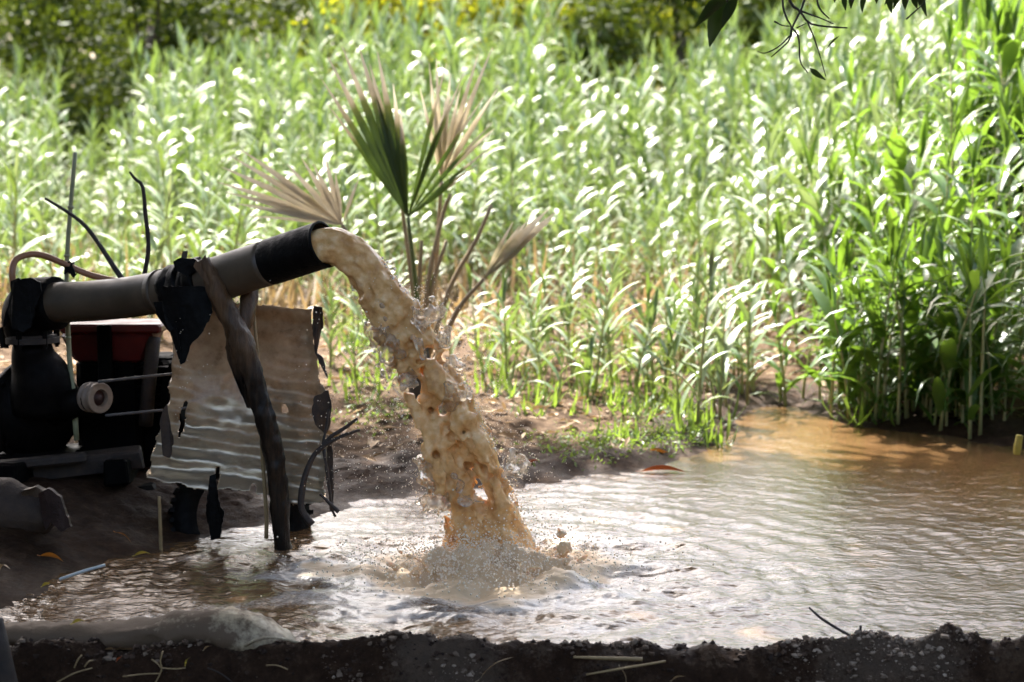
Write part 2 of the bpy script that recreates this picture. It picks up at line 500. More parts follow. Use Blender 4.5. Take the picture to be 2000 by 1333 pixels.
foam = .9 * np.exp(-(r / .24) ** 2) + np.exp(-(r / .55) ** 2) * .95 + .55 * np.exp(-(r / 1.1) ** 2) + .42 * fbm(WV * np.array([5, 9, 0]), 3, 61) - .22
X, Y = len(wx), len(wy)
i = (np.arange(Y - 1)[:, None] * X + np.arange(X - 1)[None]).ravel()
Q = np.stack([i, i + 1, i + 1 + X, i + X], 1)
Q = Q[keep[Q].all(1)]
used = np.unique(Q); remap = np.full(len(WV), -1); remap[used] = np.arange(len(used))
bpy.data.meshes.remove(me)
me = raw_mesh('pool_water', WV[used], remap[Q])
attr(me, 'foam', np.clip(foam[used], 0, 1))
m, nt, p = new_mat('muddy_water')
fo = attr_n(nt, 'foam')
spk = noise_n(nt, 95, 4, .7, stretch=(1, 1.5, 1))
ff = ramp(nt, math_n(nt, 'ADD', math_n(nt, 'MULTIPLY', fo, .9), math_n(nt, 'MULTIPLY', math_n(nt, 'SUBTRACT', spk, .5), .9)), [(.34, (0,) * 3), (.72, (1,) * 3)])
bw = ramp(nt, noise_n(nt, 2.2, 4, .6), [(.3, (.085, .045, .018)), (.7, (.14, .080, .036))])
nt.links.new(mixc(nt, math_n(nt, 'MULTIPLY', ff, .75), bw, mixc(nt, ramp(nt, fo, [(.75, (0,) * 3), (1, (1,) * 3)]), (.66, .62, .56), (.84, .62, .38))), p.inputs['Base Color'])
nt.links.new(mixc(nt, ff, (.05,) * 3, mixc(nt, ramp(nt, fo, [(.8, (0,) * 3), (1, (1,) * 3)]), (.22,) * 3, (.5,) * 3)), p.inputs['Roughness'])
p.inputs['IOR'].default_value = 1.36
b1 = bump_n(nt, p, noise_n(nt, 24, 3, .6, stretch=(.8, 1.3, 1)), .22, .008)
b2 = bump_n(nt, p, noise_n(nt, 75, 3, .65, stretch=(.8, 1.3, 1)), .45, .0045, b1)
M['water'] = m
w = link('pool_water', me, m); tag(w, kind='structure')

# ------------------------------------------------------------------ foliage builders
def quat_leafs(C, size, asp, rng, up_bias=.3):
    """small bent leaf (two quads) at every centre, random orientation"""
    n = len(C)
    d = rng.normal(size=(n, 3)); d[:, 2] -= .25; d /= np.linalg.norm(d, axis=1)[:, None]
    nr = rng.normal(size=(n, 3)); nr[:, 2] += up_bias * 3
    sd_ = np.cross(nr, d); sd_ /= np.linalg.norm(sd_, axis=1)[:, None] + 1e-9
    nn = np.cross(d, sd_)
    L = size * rng.uniform(.6, 1.3, n)[:, None]; W = L * asp
    a = C; b = C + d * L * .5 + sd_ * W * .5 - nn * W * .12; c = C + d * L - nn * L * .12; e = C + d * L * .5 - sd_ * W * .5 - nn * W * .12
    V = np.stack([a, b, c, e], 1).reshape(-1, 3)
    F = (np.arange(n) * 4)[:, None] + np.array([0, 1, 2, 3])
    return V, F
def clumped(center, rad, nclump, nleaf, spread, rng, shell=.55):
    u = rng.normal(size=(nclump, 3)); u /= np.linalg.norm(u, axis=1)[:, None]
    rr = (shell + (1 - shell) * rng.random(nclump)) ** .6
    cc = np.asarray(center) + u * rr[:, None] * np.asarray(rad)
    k = rng.integers(0, nclump, nleaf)
    off = rng.normal(size=(nleaf, 3)) * np.asarray(spread) * rng.uniform(.6, 1.3, nclump)[k][:, None]
    return cc, cc[k] + off
def leaf_blade(base, tip, width, side=(1, 0, 0), fold=.2, curl=.1, k=5, prof=.75):
    base = np.asarray(base, float); tip = np.asarray(tip, float)
    d = tip - base; L = np.linalg.norm(d); d /= L
    s_ = np.asarray(side, float); s_ = s_ - d * np.dot(s_, d); s_ /= np.linalg.norm(s_)
    n_ = np.cross(s_, d)
    V, F = [], []
    for i, t in enumerate(np.linspace(0, 1, k)):
        w_ = width / 2 * max(math.sin(math.pi * (t ** prof * .96 + .02)), .04)
        c = base + d * L * t + n_ * curl * L * math.sin(math.pi * t)
        V += [c - s_ * w_ + n_ * w_ * fold, c, c + s_ * w_ + n_ * w_ * fold]
    for i in range(k - 1):
        a = i * 3
        F += [(a, a + 1, a + 4, a + 3), (a + 1, a + 2, a + 5, a + 4)]
    return V, F

# background trees -----------------------------------------------------------
def tree(name, label, base, H, rad, mat, nleaf, leaf, seed, group=None, limbs=5, ncl=46):
    rng = np.random.default_rng(seed)
    t = thing(name, base, label, 'tree', group)
    b = np.array(base, float)
    c = b + [0, 0, H - rad[2]]
    cc, pts = clumped(c, rad, ncl, nleaf, np.array(rad) * .17, rng)
    V, F = quat_leafs(pts, leaf, .5, rng)
    mb = MB()
    tr = spline([b - [0, 0, .3], b + [rng.normal() * .1, rng.normal() * .1, H * .25], c + [0, 0, rad[2] * .3]], 9)
    mb.tube(tr, [H * .035, H * .026, H * .01], 8, rough=.15, seed=seed)
    mb.build('trunk', M['bark'], t)
    for k in range(limbs):
        q = cc[rng.integers(len(cc))]
        st = tr[rng.integers(3, 7)]
        MB().tube(spline([st, (st + q) / 2 + [0, 0, -.1], q], 6), [H * .014, H * .004], 5, rough=.1).build('limb', M['bark'], t)
    me = raw_mesh('crown', V - ORIG[t], F, False)
    link('crown', me, mat, t)
    return t
bt = [(-230, 32.6, 5.80, 'dark', 'dark green tree at far left, bright sky spots showing through its edge'),
      (40, 37.2, 6.35, 'dark', 'dense dark green tree behind the leftmost reeds'),
      (300, 31.0, 5.66, 'dark', 'dark green tree behind the reeds, above the bare branches on the pipe'),
      (560, 34.1, 5.80, 'dark', 'dark green tree behind the reeds, above the pipe mouth'),
      (830, 32.6, 5.52, 'yel', 'yellowish green tree behind the reeds, straight above the palm'),
      (1090, 34.1, 5.66, 'yel', 'yellow green tree behind the reeds, right of the palm'),
      (1330, 30.2, 5.24, 'dark', 'dark tree behind the reeds, by the hanging leaf cluster'),
      (1570, 34.1, 5.80, 'dark', 'green tree behind the reeds, under the hanging bare twigs'),
      (1830, 32.6, 5.80, 'yel', 'yellow green tree behind the tall reeds at upper right'),
      (2120, 31.0, 5.80, 'yel', 'yellow tree at the far right edge behind the reeds')]
for k, (px, Y, H, kd, lab) in enumerate(bt):
    x = at(px, 300, Y)[0]; zb = float(terrain(np.array([x]), np.array([Y]))[0])
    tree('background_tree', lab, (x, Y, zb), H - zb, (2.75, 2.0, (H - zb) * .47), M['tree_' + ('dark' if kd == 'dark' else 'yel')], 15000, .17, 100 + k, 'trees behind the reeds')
rng = np.random.default_rng(5)
n = 30000
P = np.stack([rng.uniform(-26, 26, n), rng.uniform(43, 50, n), rng.uniform(.8, 6.6, n)], -1)
P[:, 2] = np.minimum(P[:, 2], 5.9 + .7 * fbm(P * np.array([.3, .3, 0]), 2, 71))
P = P + .25 * rng.normal(size=P.shape)
V, F = quat_leafs(P, .42, .55, rng)
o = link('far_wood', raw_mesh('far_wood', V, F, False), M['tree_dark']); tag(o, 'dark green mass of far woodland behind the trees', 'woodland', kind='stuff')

# overhanging shade trees, then unseen added trees that block sky light -------------------
def shade_tree(label, base, crowns, seed, nleaf, leaf=.2):
    rng = np.random.default_rng(seed)
    t = thing('shading_tree', base, label, 'tree')
    b = np.array(base, float)
    top = np.array(crowns[0][0], float)
    tr = spline([b - [0, 0, .4], b + [.1, .05, 1.2], b * .75 + top * .25 + [0, 0, 1.0], b * .4 + top * .6], 12)
    MB().tube(tr, [.24, .19, .15, .08], 12, rough=.18, seed=seed).build('trunk', M['bark'], t)
    Vs, Fs, n0 = [], [], 0
    for c, rad, share in crowns:
        cc, pts = clumped(c, rad, int(90 * share) + 10, int(nleaf * share), np.array([.34, .34, .2]), rng, .05)
        for q in cc[:4]:
            MB().tube(spline([tr[8], (tr[8] + q) / 2 + [0, 0, .25], q], 8), [.06, .012], 6, rough=.12).build('limb', M['bark'], t)
        V, F = quat_leafs(pts, leaf, .42, rng, .8)
        Vs.append(V); Fs.append(F + n0); n0 += len(V)
    link('crown', raw_mesh('crown', np.concatenate(Vs) - ORIG[t], np.concatenate(Fs), False), M['canopy'], t)
    return t
SH1 = shade_tree('leafy tree above, its dark leaves and bare twigs hanging into the top edge', (3.4, 3.2, .0),
    [((1.1, 6.5, 5.4), (2.9, 4.3, 1.0), .9)], 201, 40000, .23)
SH2 = shade_tree('big shade tree standing left of the camera over the pump', (-3.6, 2.6, .0),
    [((-3.0, 6.6, 5.4), (3.6, 4.7, 1.0), 1.1), ((-.4, 2.6, 5.2), (4.2, 2.0, 1.0), .6)], 202, 40000, .23)
SH3 = shade_tree('added unseen tree behind the camera blocking sky light', (.8, -4.2, -.2),  # put in to keep sky light off the pump front
    [((0, -5.2, 1.6), (7.0, 2.2, 1.7), 1.0)], 203, 17000, .3)
SH4 = shade_tree('added unseen tree blocking low sky left of the pump', (-6.8, 3.5, -.1),  # unseen, added to cut off low sky light from the left
    [((-6.6, 3.2, 2.9), (1.9, 6.0, 2.9), 1.0)], 204, 17000, .3)
SH5 = shade_tree('added unseen tree blocking sky right of the pool', (7.0, 2.4, -.1),  # unseen, added to darken the foreground from the right side
    [((7.0, 2.0, 2.9), (1.9, 5.5, 2.9), 1.0)], 205, 17000, .3)
q0 = at(1600, -45, 4.6)
MB().tube(spline([np.array([3.0, 4.6, 3.9]), np.array([2.2, 4.7, 2.9]), np.array([1.3, 4.62, 2.1]), np.array([.85, 4.55, 1.80]), np.array([.60, 4.55, 1.69])], 24), [.035, .02, .008, .004], 8, rough=.15).build('limb', M['bark'], SH1)

# leaves and bare twigs of the overhanging tree that hang into view
M['twig'] = simple('dark_twig', (.010, .008, .006), (.03, .022, .016), 30, .7, bump=.2)
M['hangleaf'] = leaf_mat('hanging_leaf', [(0, (.006, .014, .006)), (1, (.02, .04, .012))], .35, .10, (.08, .16, .01), .4)
tw = [([(1527, -40), (1529, 10), (1536, 35), (1545, 52), (1543, 72)], 2.6), ([(1538, -40), (1543, 5), (1562, 22), (1580, 45), (1612, 52), (1655, 55)], 3.0),
      ([(1578, -40), (1570, 5), (1558, 32), (1547, 55), (1541, 80), (1506, 112)], 2.8), ([(1545, 52), (1560, 75), (1563, 120), (1578, 143)], 2.2),
      ([(1576, 40), (1590, 75), (1600, 105), (1613, 150)], 1.8), ([(1590, -30), (1600, 15), (1620, 37)], 2.6), ([(1564, 22), (1600, 35), (1628, 47)], 2.0),
      ([(1512, 42), (1528, 50), (1545, 52)], 1.8), ([(1545, 68), (1520, 92), (1494, 104), (1478, 100)], 1.7), ([(1556, 55), (1575, 46)], 1.6),
      ([(1770, 38), (1790, 20), (1805, 5), (1815, -30)], 1.8), ([(1427, -40), (1420, 5)], 3.0), ([(1655, -40), (1665, 5)], 2.5), ([(1740, -40), (1745, 5)], 2.5)]
for k, (pl, wd) in enumerate(tw):
    Yd = 4.55 + .05 * math.sin(k * 2.1)
    MB().tube(spline([at(a, b, Yd) for a, b in pl], 12), [wd * Yd / FPX, wd * .5 * Yd / FPX], 6, rough=.25, seed=k).build('twig', M['twig'], SH1)
hl = [((1428, -15), (1358, 54), 30), ((1422, -10), (1386, 92), 40), ((1440, -5), (1410, 56), 24), ((1405, 0), (1372, 40), 26), ((1650, -12), (1652, 22), 12), ((1668, -16), (1662, 18), 14), ((1690, -15), (1684, 26), 13),
      ((1738, -14), (1742, 27), 15), ((1760, -10), (1745, 18), 14), ((1772, -14), (1768, 20), 16), ((1785, -12), (1792, 18), 14), ((1800, -16), (1810, 33), 13), ((1806, -12), (1795, 12), 15), ((1752, -20), (1728, 10), 14), ((1716, -18), (1712, 8), 12), ((1640, 70), (1612, 99), 5), ((1582, 134), (1613, 157), 11), ((1635, -20), (1630, 6), 12)]
for k, (a, b, wd) in enumerate(hl):
    Yd = 4.55 + .05 * math.sin(k * 1.3)
    mb = MB(); mb.add(*leaf_blade(at(*a, Yd), at(*b, Yd + .02), wd * Yd / FPX, (1, .3, .1), .25, .06, 7)); mb.build('leaf', M['hangleaf'], SH1)

# ------------------------------------------------------------------ reeds
TPL = []
for a0, a1, wd in ((74, 46, .175), (64, 24, .19), (56, 2, .195), (62, -28, .185), (84, 62, .13), (48, 12, .165), (64, -45, .062), (56, -70, .058)):
    K = 6; c = np.zeros(2); V = []
    for i, t in enumerate(np.linspace(0, 1, K)):
        an = R(a0 + (a1 - a0) * t ** 1.3)
        if i: c = c + np.array([math.cos(an), math.sin(an)]) / (K - 1)
        w_ = wd / 2 * (.55 + 1.2 * t if t < .35 else 1.0 * (1 - ((t - .35) / .65) ** 1.7)) + .002
        up = np.array([-math.sin(an), math.cos(an)])
        V += [(c[0] + up[0] * w_ * .3, -w_, c[1] + up[1] * w_ * .3), (c[0], 0, c[1]), (c[0] + up[0] * w_ * .3, w_, c[1] + up[1] * w_ * .3)]
    F = []
    for i in range(K - 1):
        a = i * 3; F += [(a, a + 1, a + 4, a + 3), (a + 1, a + 2, a + 5, a + 4)]
    TPL.append((np.array(V), np.array(F)))
TPL_ME = {}
def leaf_me(k, mat):
    if (k, mat) not in TPL_ME:
        me = raw_mesh('leaf', TPL[k][0], TPL[k][1]); me.materials.append(M[mat]); TPL_ME[(k, mat)] = me
    return TPL_ME[(k, mat)]
def reed_spec(H, rng, lush=False):
    lean = rng.normal(size=2) * .10
    phi = rng.uniform(0, math.pi) if lush else rng.normal() * .5
    z = rng.uniform(.03, .08) * H if lush else rng.uniform(.10, .2) * H; side = 0; out = []
    gap = .058 if lush else (.030 + .022 * H) * rng.uniform(.85, 1.2)
    def pos(zz):
        f = (zz / H) ** 1.6 * H
        return np.array([lean[0] * f, lean[1] * f, zz])
    while z < H:
        t = z / H
        k_l = lush
        L = (.15 + .105 * H if not lush else .25 + .085 * H) * (.85 + .35 * math.sin(math.pi * min(t * .9, 1)) - .2 * t) * rng.uniform(.72, 1.28)
        k = rng.choice([0, 4, 4]) if t > .9 else (rng.choice([6, 7, 6, 2, 3, 1]) if lush else rng.choice([0, 1, 1, 2, 3, 5, 0]))
        out.append((int(k), pos(z), phi + side * math.pi + rng.normal() * .30, L, rng.normal() * .12))
        side ^= 1; z += gap * rng.uniform(.75, 1.4)
    for q in range(2): out.append((4, pos(H), rng.uniform(0, 6.28), (.12 + .07 * H) * rng.uniform(.8, 1.2), 0))
    stem = np.array([pos(zz) for zz in np.linspace(0, H, 6)])
    return out, stem
def leaf_mats(spec, base):
    """stacked 4x4-ish placement: returns list of (k, 3x3, t)"""
    res = []
    for k, p_, az, L, roll in spec:
        m_ = np.array((Matrix.Rotation(az, 3, 'Z') @ Matrix.Rotation(roll, 3, 'X'))) * L
        res.append((k, m_, p_ + base))
    return res
rng = np.random.default_rng(21)
prof_x = [-400, -200, 0, 60, 130, 190, 240, 300, 420, 520, 600, 650, 760, 820, 880, 950, 1040, 1110, 1160, 1235, 1300, 1380, 1450, 1550, 1650, 1800, 2200, 2600]
prof_y = [120, 140, 130, 115, 190, 265, 230, 140, 85, 130, 80, 25, 55, 75, 20, 30, 15, 90, 110, 185, 105, 130, 65, 40, -20, -60, -110, -110]
reeds = []      # (base, H, cluster)
def add_reed(px, Y, ytop, cluster, hmin=.3, hmax=3.2):
    reeds.append((px, Y, ytop, cluster, hmin, hmax))
def sd1(px, Y):
    x = at(px, 300, Y)[0]
    if Y > 9.2: return 1.0
    return float(pool_sd(np.array([x]), np.array([Y]))[0])
for k in range(540):
    px = rng.uniform(-380, 2350); add_reed(px, rng.uniform(18.5, 25.5), np.interp(px, prof_x, prof_y) - 12 + abs(rng.normal()) * 48, 'back', .3, 4.2)
for k in range(680):
    px = rng.uniform(-380, 2350); add_reed(px, rng.uniform(14.5, 19.0), np.interp(px, prof_x, prof_y) + rng.uniform(70, 310), 'mid', .3, 3.8)
for k in range(680):
    px = rng.uniform(-380, 2350); add_reed(px, rng.uniform(9.6 if px > 1300 or px < 500 else 11.3, 15.0), np.interp(px, prof_x, prof_y) + rng.uniform(210, 480), 'front', .35)
k = 0
while k < 190:
    px = rng.uniform(1450, 2500); Y = rng.uniform(7.5, 13.0)
    if sd1(px, Y) < .16: continue
    lo = np.interp(px, [1450, 1600, 1750, 1850, 2000, 2500], [520, 300, 130, 10, -50, -70]) + 360 * float(sstep(10.0, 7.6, Y))
    add_reed(px, Y, lo + abs(rng.normal()) * 120, 'right', .35, 2.7); k += 1
k = 0
while k < 130:
    px = rng.uniform(1530, 2400); Y = rng.uniform(7.2, 8.4)
    if not .02 < sd1(px, Y) < .9: continue
    add_reed(px, Y, rng.uniform(480, 770), 'right', .2, .9); k += 1
k = 0
while k < 30:
    px = rng.uniform(1230, 1480); Y = rng.uniform(7.3, 9.3)
    if sd1(px, Y) < .06: continue
    add_reed(px, Y, rng.uniform(520, 700), 'young', .22, .8); k += 1
for px, Y, yt in ((700, 8.6, 560), (640, 8.3, 590), (1010, 8.6, 600), (1060, 8.2, 640), (1120, 8.5, 640), (930, 8.9, 560), (985, 8.3, 660), (1150, 8.0, 690), (1180, 8.8, 600), (880, 8.7, 620), (690, 7.8, 680), (745, 8.2, 640), (1090, 7.7, 700), (1040, 9.0, 520), (950, 8.0, 690)):
    add_reed(px, Y, yt, 'bank', .18, .9)
for k in range(34):
    px = rng.choice([rng.uniform(600, 800), rng.uniform(880, 1250), rng.uniform(880, 1250)]); Y = rng.uniform(7.9, 10.2)
    if sd1(px, Y) > .3: add_reed(px, Y, rng.uniform(540, 680) - (Y - 7.9) * 25, 'bank', .15, .7)
_x = np.array([at(q[0], 300, q[1])[0] for q in reeds]); _y = np.array([q[1] for q in reeds]); _z = terrain(_x, _y)
reeds = [(np.array([_x[i], _y[i], _z[i] - .02]), float(np.clip(at(q[0], q[2], q[1])[2] - _z[i], q[4], q[5])), q[3]) for i, q in enumerate(reeds)]
LBL = {'back': ('tall pale reed in the back rows below the trees', 'tall reeds in the back rows'),
       'mid': ('pale green reed in the middle rows of the stand', 'reeds in the middle rows'),
       'front': ('short reed at the front foot of the stand', 'short reeds at the front of the stand'),
       'right': ('lush green reed in the right bank thicket', 'lush reeds on the right bank'),
       'young': ('young reed in the low patch left of the outflow channel', 'young reeds by the outflow channel'),
       'bank': ('single short reed shoot on the littered far bank', 'reed shoots on the far bank')}
def score(r):
    px = 1000 + r[0][0] / r[0][1] * FPX
    s = r[1] / r[0][1] * (1.0 if -60 < px < 2060 else 0)
    return s * {'back': .62, 'mid': .85, 'front': 1.5, 'right': 1.6, 'young': 2.5, 'bank': 2.2}[r[2]]
order = sorted(range(len(reeds)), key=lambda i: -score(reeds[i]))
stuffV, stuffF, stemV, stemF, nS, nT = {}, {}, [], [], {}, 0
for rank, i in enumerate(order):
    base, H, cl = reeds[i]
    lush = cl == 'right'
    mat = 'reed_side' if lush else 'reed'
    spec, stem = reed_spec(H, rng, lush)
    rad = np.array([.011, .010, .009, .008, .005, .002]) * (.6 + .3 * H)
    if rank < 300:
        ppx = 1000 + base[0] / base[1] * FPX
        if cl in ('young', 'bank', 'right'):
            zone = {'young': ('', ''), 'bank': ((', left of the jet', ' left') if ppx < 800 else (', right of the jet', ' right')),
                    'right': ((', near the outflow', ' near the outflow') if ppx < 1750 else (', towards the right edge', ' at the right edge'))}[cl]
        else:
            zone = [(', above the pump', ' above the pump'), (', between pipe mouth and palm', ' around the palm'), (', right of the palm', ' right of the palm'), (', above the outflow', ' above the outflow')][int(np.searchsorted([420, 900, 1400], ppx))]
        t = thing('reed', base, LBL[cl][0] + zone[0], 'reed', LBL[cl][1] + zone[1])
        MB().tube(stem + base, rad, 6).build('stem', M['reed_stem'], t)
        if rank < 130:
            for k, m_, tt in leaf_mats(spec, np.zeros(3)):
                lo = bpy.data.objects.new('leaf', leaf_me(k, mat)); COL.objects.link(lo); lo.parent = t
                mm = Matrix(m_.tolist()).to_4x4(); mm.translation = Vector(tt); lo.matrix_local = mm
        else:
            Vs, Fs = [], []; n0 = 0
            for k, m_, tt in leaf_mats(spec, np.zeros(3)):
                Vs.append(TPL[k][0] @ m_.T + tt); Fs.append(TPL[k][1] + n0); n0 += len(TPL[k][0])
            fo_ = link('foliage', raw_mesh('foliage', np.concatenate(Vs), np.concatenate(Fs)), M[mat], t)
    else:
        for k, m_, tt in leaf_mats(spec, base):
            n0 = nS.get(mat, 0)
            stuffV.setdefault(mat, []).append(TPL[k][0] @ m_.T + tt); stuffF.setdefault(mat, []).append(TPL[k][1] + n0)
            nS[mat] = n0 + len(TPL[k][0])
        mb = MB(); mb.tube(stem + base, rad, 4, cap=False)
        stemV.append(mb.V[0]); stemF.append(np.array(mb.F[4]) + nT); nT += len(mb.V[0])
stuff = thing('reed_mass', (0, 12, 0), 'dense mass of further reeds filling the stand', 'reeds'); stuff['kind'] = 'stuff'
for mat in stuffV:
    o = link('foliage', raw_mesh('foliage', np.concatenate(stuffV[mat]) - ORIG[stuff], np.concatenate(stuffF[mat])), M[mat], stuff); o['kind'] = 'stuff'
o = link('stems', raw_mesh('stems', np.concatenate(stemV) - ORIG[stuff], np.concatenate(stemF)), M['reed_stem'], stuff); o['kind'] = 'stuff'

# dry stalks and blades at the foot of the reeds ---------------------------------
n = 3800
px = rng.uniform(-300, 2300, n); Y = rng.uniform(9.6, 15.5, n)
x = (px - 1000) / FPX * Y
z = terrain(x, Y)
ok = (pool_sd(x, Y) > .35) & ~((px > 1500) & (Y < 11))
Vs, Fs, n0 = [], [], 0
for i in np.flatnonzero(ok):
    L = rng.uniform(.2, .65); az = rng.uniform(0, 6.28); el = rng.uniform(.1, 1.4)
    b = np.array([x[i], Y[i], z[i]]); d = np.array([math.cos(az) * math.cos(el), math.sin(az) * math.cos(el), math.sin(el)])
    V, F = leaf_blade(b, b + d * L, rng.uniform(.012, .035), (-math.sin(az), math.cos(az), .1), .2, rng.uniform(-.15, .2), 4, .6)
    Vs.append(np.array(V)); Fs.append(np.array(F) + n0); n0 += len(V)
o = link('dry_reed_debris', raw_mesh('dry_reed_debris', np.concatenate(Vs), np.concatenate(Fs)), M['dry'])
tag(o, 'beige dry stalks and blades tangled at the foot of the reeds', 'dry reeds', kind='stuff')

# fallen leaf litter --------------------------------------------------------------
n = 9000
px = rng.uniform(-300, 2300, n); Y = 6.1 + 7.5 * rng.random(n) ** .9
x = (px - 1000) / FPX * Y
sd_ = pool_sd(x, Y)
keepp = (sd_ > .12) & (rng.random(n) < np.clip((sd_ - .1) / 1.0, .06, 1))
x, Y = x[keepp], Y[keepp]
z = terrain(x, Y) + .008
C = np.stack([x, Y, z], -1)
d = rng.normal(size=C.shape) * np.array([1, 1, .22]); d /= np.linalg.norm(d, axis=1)[:, None]
sv = np.cross(d, np.array([0, 0, 1.]) + rng.normal(size=C.shape) * .3); sv /= np.linalg.norm(sv, axis=1)[:, None]
L = rng.uniform(.03, .11, len(C))[:, None]; W = L * rng.uniform(.18, .5, len(C))[:, None]
upv = np.array([0, 0, 1.])
V = np.stack([C, C + d * L * .5 + sv * W * .5 + upv * W * .3, C + d * L, C + d * L * .5 - sv * W * .5 + upv * W * .2], 1).reshape(-1, 3)
o = link('leaf_litter', raw_mesh('leaf_litter', V, (np.arange(len(C)) * 4)[:, None] + np.arange(4), False), M['litter'])
tag(o, 'tan and rusty fallen leaves strewn over the far bank', 'leaf litter', kind='stuff')

# grass tufts and weeds on the far bank ---------------------------------------------
def tuft(px, py, nb, h, spread, label, group, mat='grass', name='grass_tuft', wid=.012):
    q = onz(px, py, .09)
    x, y = q[0], q[1]
    b = np.array([x, y, float(terrain(np.array([x]), np.array([y]))[0]) - .01])
    t = thing(name, b, label, 'grass' if name == 'grass_tuft' else 'plant', group)
    mb = MB()
    for k in range(nb):
        az = rng.uniform(0, 6.28); el = rng.uniform(.6, 1.45); L = h * rng.uniform(.5, 1.15)
        s0 = b + np.array([rng.normal() * spread, rng.normal() * spread, 0])
        d = np.array([math.cos(az) * math.cos(el), math.sin(az) * math.cos(el), math.sin(el)])
        tip = s0 + d * L - np.array([0, 0, L * .15 * (1 - math.sin(el))])
        mb.add(*leaf_blade(s0, tip, wid * rng.uniform(.7, 1.5), (-math.sin(az), math.cos(az), 0), .3, rng.uniform(.05, .22), 5, .6))
    mb.build('blades', M[mat], t)['kind'] = 'stuff'
for k in range(95):
    px = rng.choice([rng.uniform(640, 780), rng.uniform(900, 1330), rng.uniform(950, 1250), rng.uniform(1190, 1400)]); py = rng.uniform(690, 850) if px > 1200 else rng.uniform(650, 815)
    tuft(px, py, int(rng.integers(8, 20)), rng.uniform(.09, .22), .05, 'green grass tuft growing through the leaf litter on the far bank', 'grass tufts on the far bank')
for k in range(30):
    px, py = rng.uniform(1540, 1760), rng.uniform(790, 835)
    q = onz(px, py, .09)
    if pool_sd(np.array([q[0]]), np.array([q[1]]))[0] < .03: continue
    tuft(px, py, 14, rng.uniform(.15, .3), .05, 'long bladed grass tuft leaning over the right edge of the outflow', 'grass tufts by the outflow', wid=.016)
# low yellow-green moss-like creeper in patches
n = 2600
cx = np.array([(1230, 850), (1300, 840), (1180, 860), (1120, 870), (1340, 800), (1270, 790), (1390, 850), (750, 830)])
cp = np.array([onz(a, b, .07)[:2] for a, b in cx])
kk = rng.integers(0, len(cp), n)
q = cp[kk] + rng.normal(size=(n, 2)) * np.array([.13, .16])
okq = pool_sd(q[:, 0], q[:, 1]) > .04
q = q[okq]
C = np.stack([q[:, 0], q[:, 1], terrain(q[:, 0], q[:, 1]) + rng.uniform(0, .03, len(q))], -1)
V, F = quat_leafs(C, .026, .35, rng, .5)
o = link('ground_creeper', raw_mesh('ground_creeper', V, F, False), M['grass']); tag(o, 'patchy low yellow green creeper on the far bank', 'ground cover', kind='stuff')
def weed(px, py, h, n, label):
    q = onz(px, py, .1); x, y = q[0], q[1]
    b = np.array([x, y, float(terrain(np.array([x]), np.array([y]))[0]) - .01])
    t = thing('broadleaf_weed', b, label, 'weed', 'weeds on the right bank')
    ln = np.array([rng.normal() * .03, -.02, h])
    MB().tube(spline([b, b + ln * .5 + [.01, 0, 0], b + ln], 6), [.004, .002], 5).build('stem', M['reed_stem'], t)
    for k in range(n):
        az = k * 2.4 + rng.normal() * .3; s0 = b + ln * rng.uniform(.45, 1.0)
        tip = s0 + np.array([math.cos(az), math.sin(az), rng.uniform(-.1, .6)]) * rng.uniform(.05, .085)
        mb = MB(); mb.add(*leaf_blade(s0, tip, .038, (-math.sin(az), math.cos(az), 0), .2, .1, 6, .9)); mb.build('leaf', M['weed'], t)
weed(1800, 830, .17, 9, 'bright green broadleaf weed at the foot of the right reeds, taller left one')
weed(1868, 832, .15, 9, 'bright green broadleaf weed in the middle of the right bank')
weed(1915, 848, .07, 5, 'small bright green weed near the right edge, lowest of the weeds')
weed(1905, 790, .16, 7, 'bright green weed higher on the right bank')
weed(1390, 880, .08, 6, 'small bright green weed at the water edge left of the outflow')

# ------------------------------------------------------------------ fan palm behind the jet
m, nt, p = new_mat('palm_blade')
ag = attr_n(nt, 'age')
c = ramp(nt, math_n(nt, 'ADD', ag, math_n(nt, 'MULTIPLY', math_n(nt, 'SUBTRACT', noise_n(nt, 14, 4), .5), .35)), [(.12, (.06, .095, .012)), (.42, (.17, .19, .04)), (.6, (.50, .41, .26)), (1, (.70, .62, .48))])
nt.links.new(c, p.inputs['Base Color']); p.inputs['Roughness'].default_value = .5
t_ = nt.nodes.new('ShaderNodeBsdfTranslucent'); nt.links.new(c, t_.inputs[0])
mx = nt.nodes.new('ShaderNodeMixShader'); mx.inputs[0].default_value = .3
nt.links.new(p.outputs[0], mx.inputs[1]); nt.links.new(t_.outputs[0], mx.inputs[2]); nt.links.new(mx.outputs[0], nt.nodes['Material Output'].inputs[0])
M['palm'] = m
M['petiole'] = simple('petiole', (.24, .165, .08), (.42, .30, .165), 12, .55, bump=.15, stretch=(1, 1, .2))
M['petiole_g'] = simple('petiole_green', (.06, .09, .015), (.13, .15, .03), 12, .5, bump=.1)
pb = at(822, 700, 7.55)
pz = float(terrain(np.array([pb[0]]), np.array([7.55]))[0])
PALM = thing('fan_palm', (pb[0], 7.55, pz), 'young fan palm with dry beige leaf tips behind the water jet', 'palm')
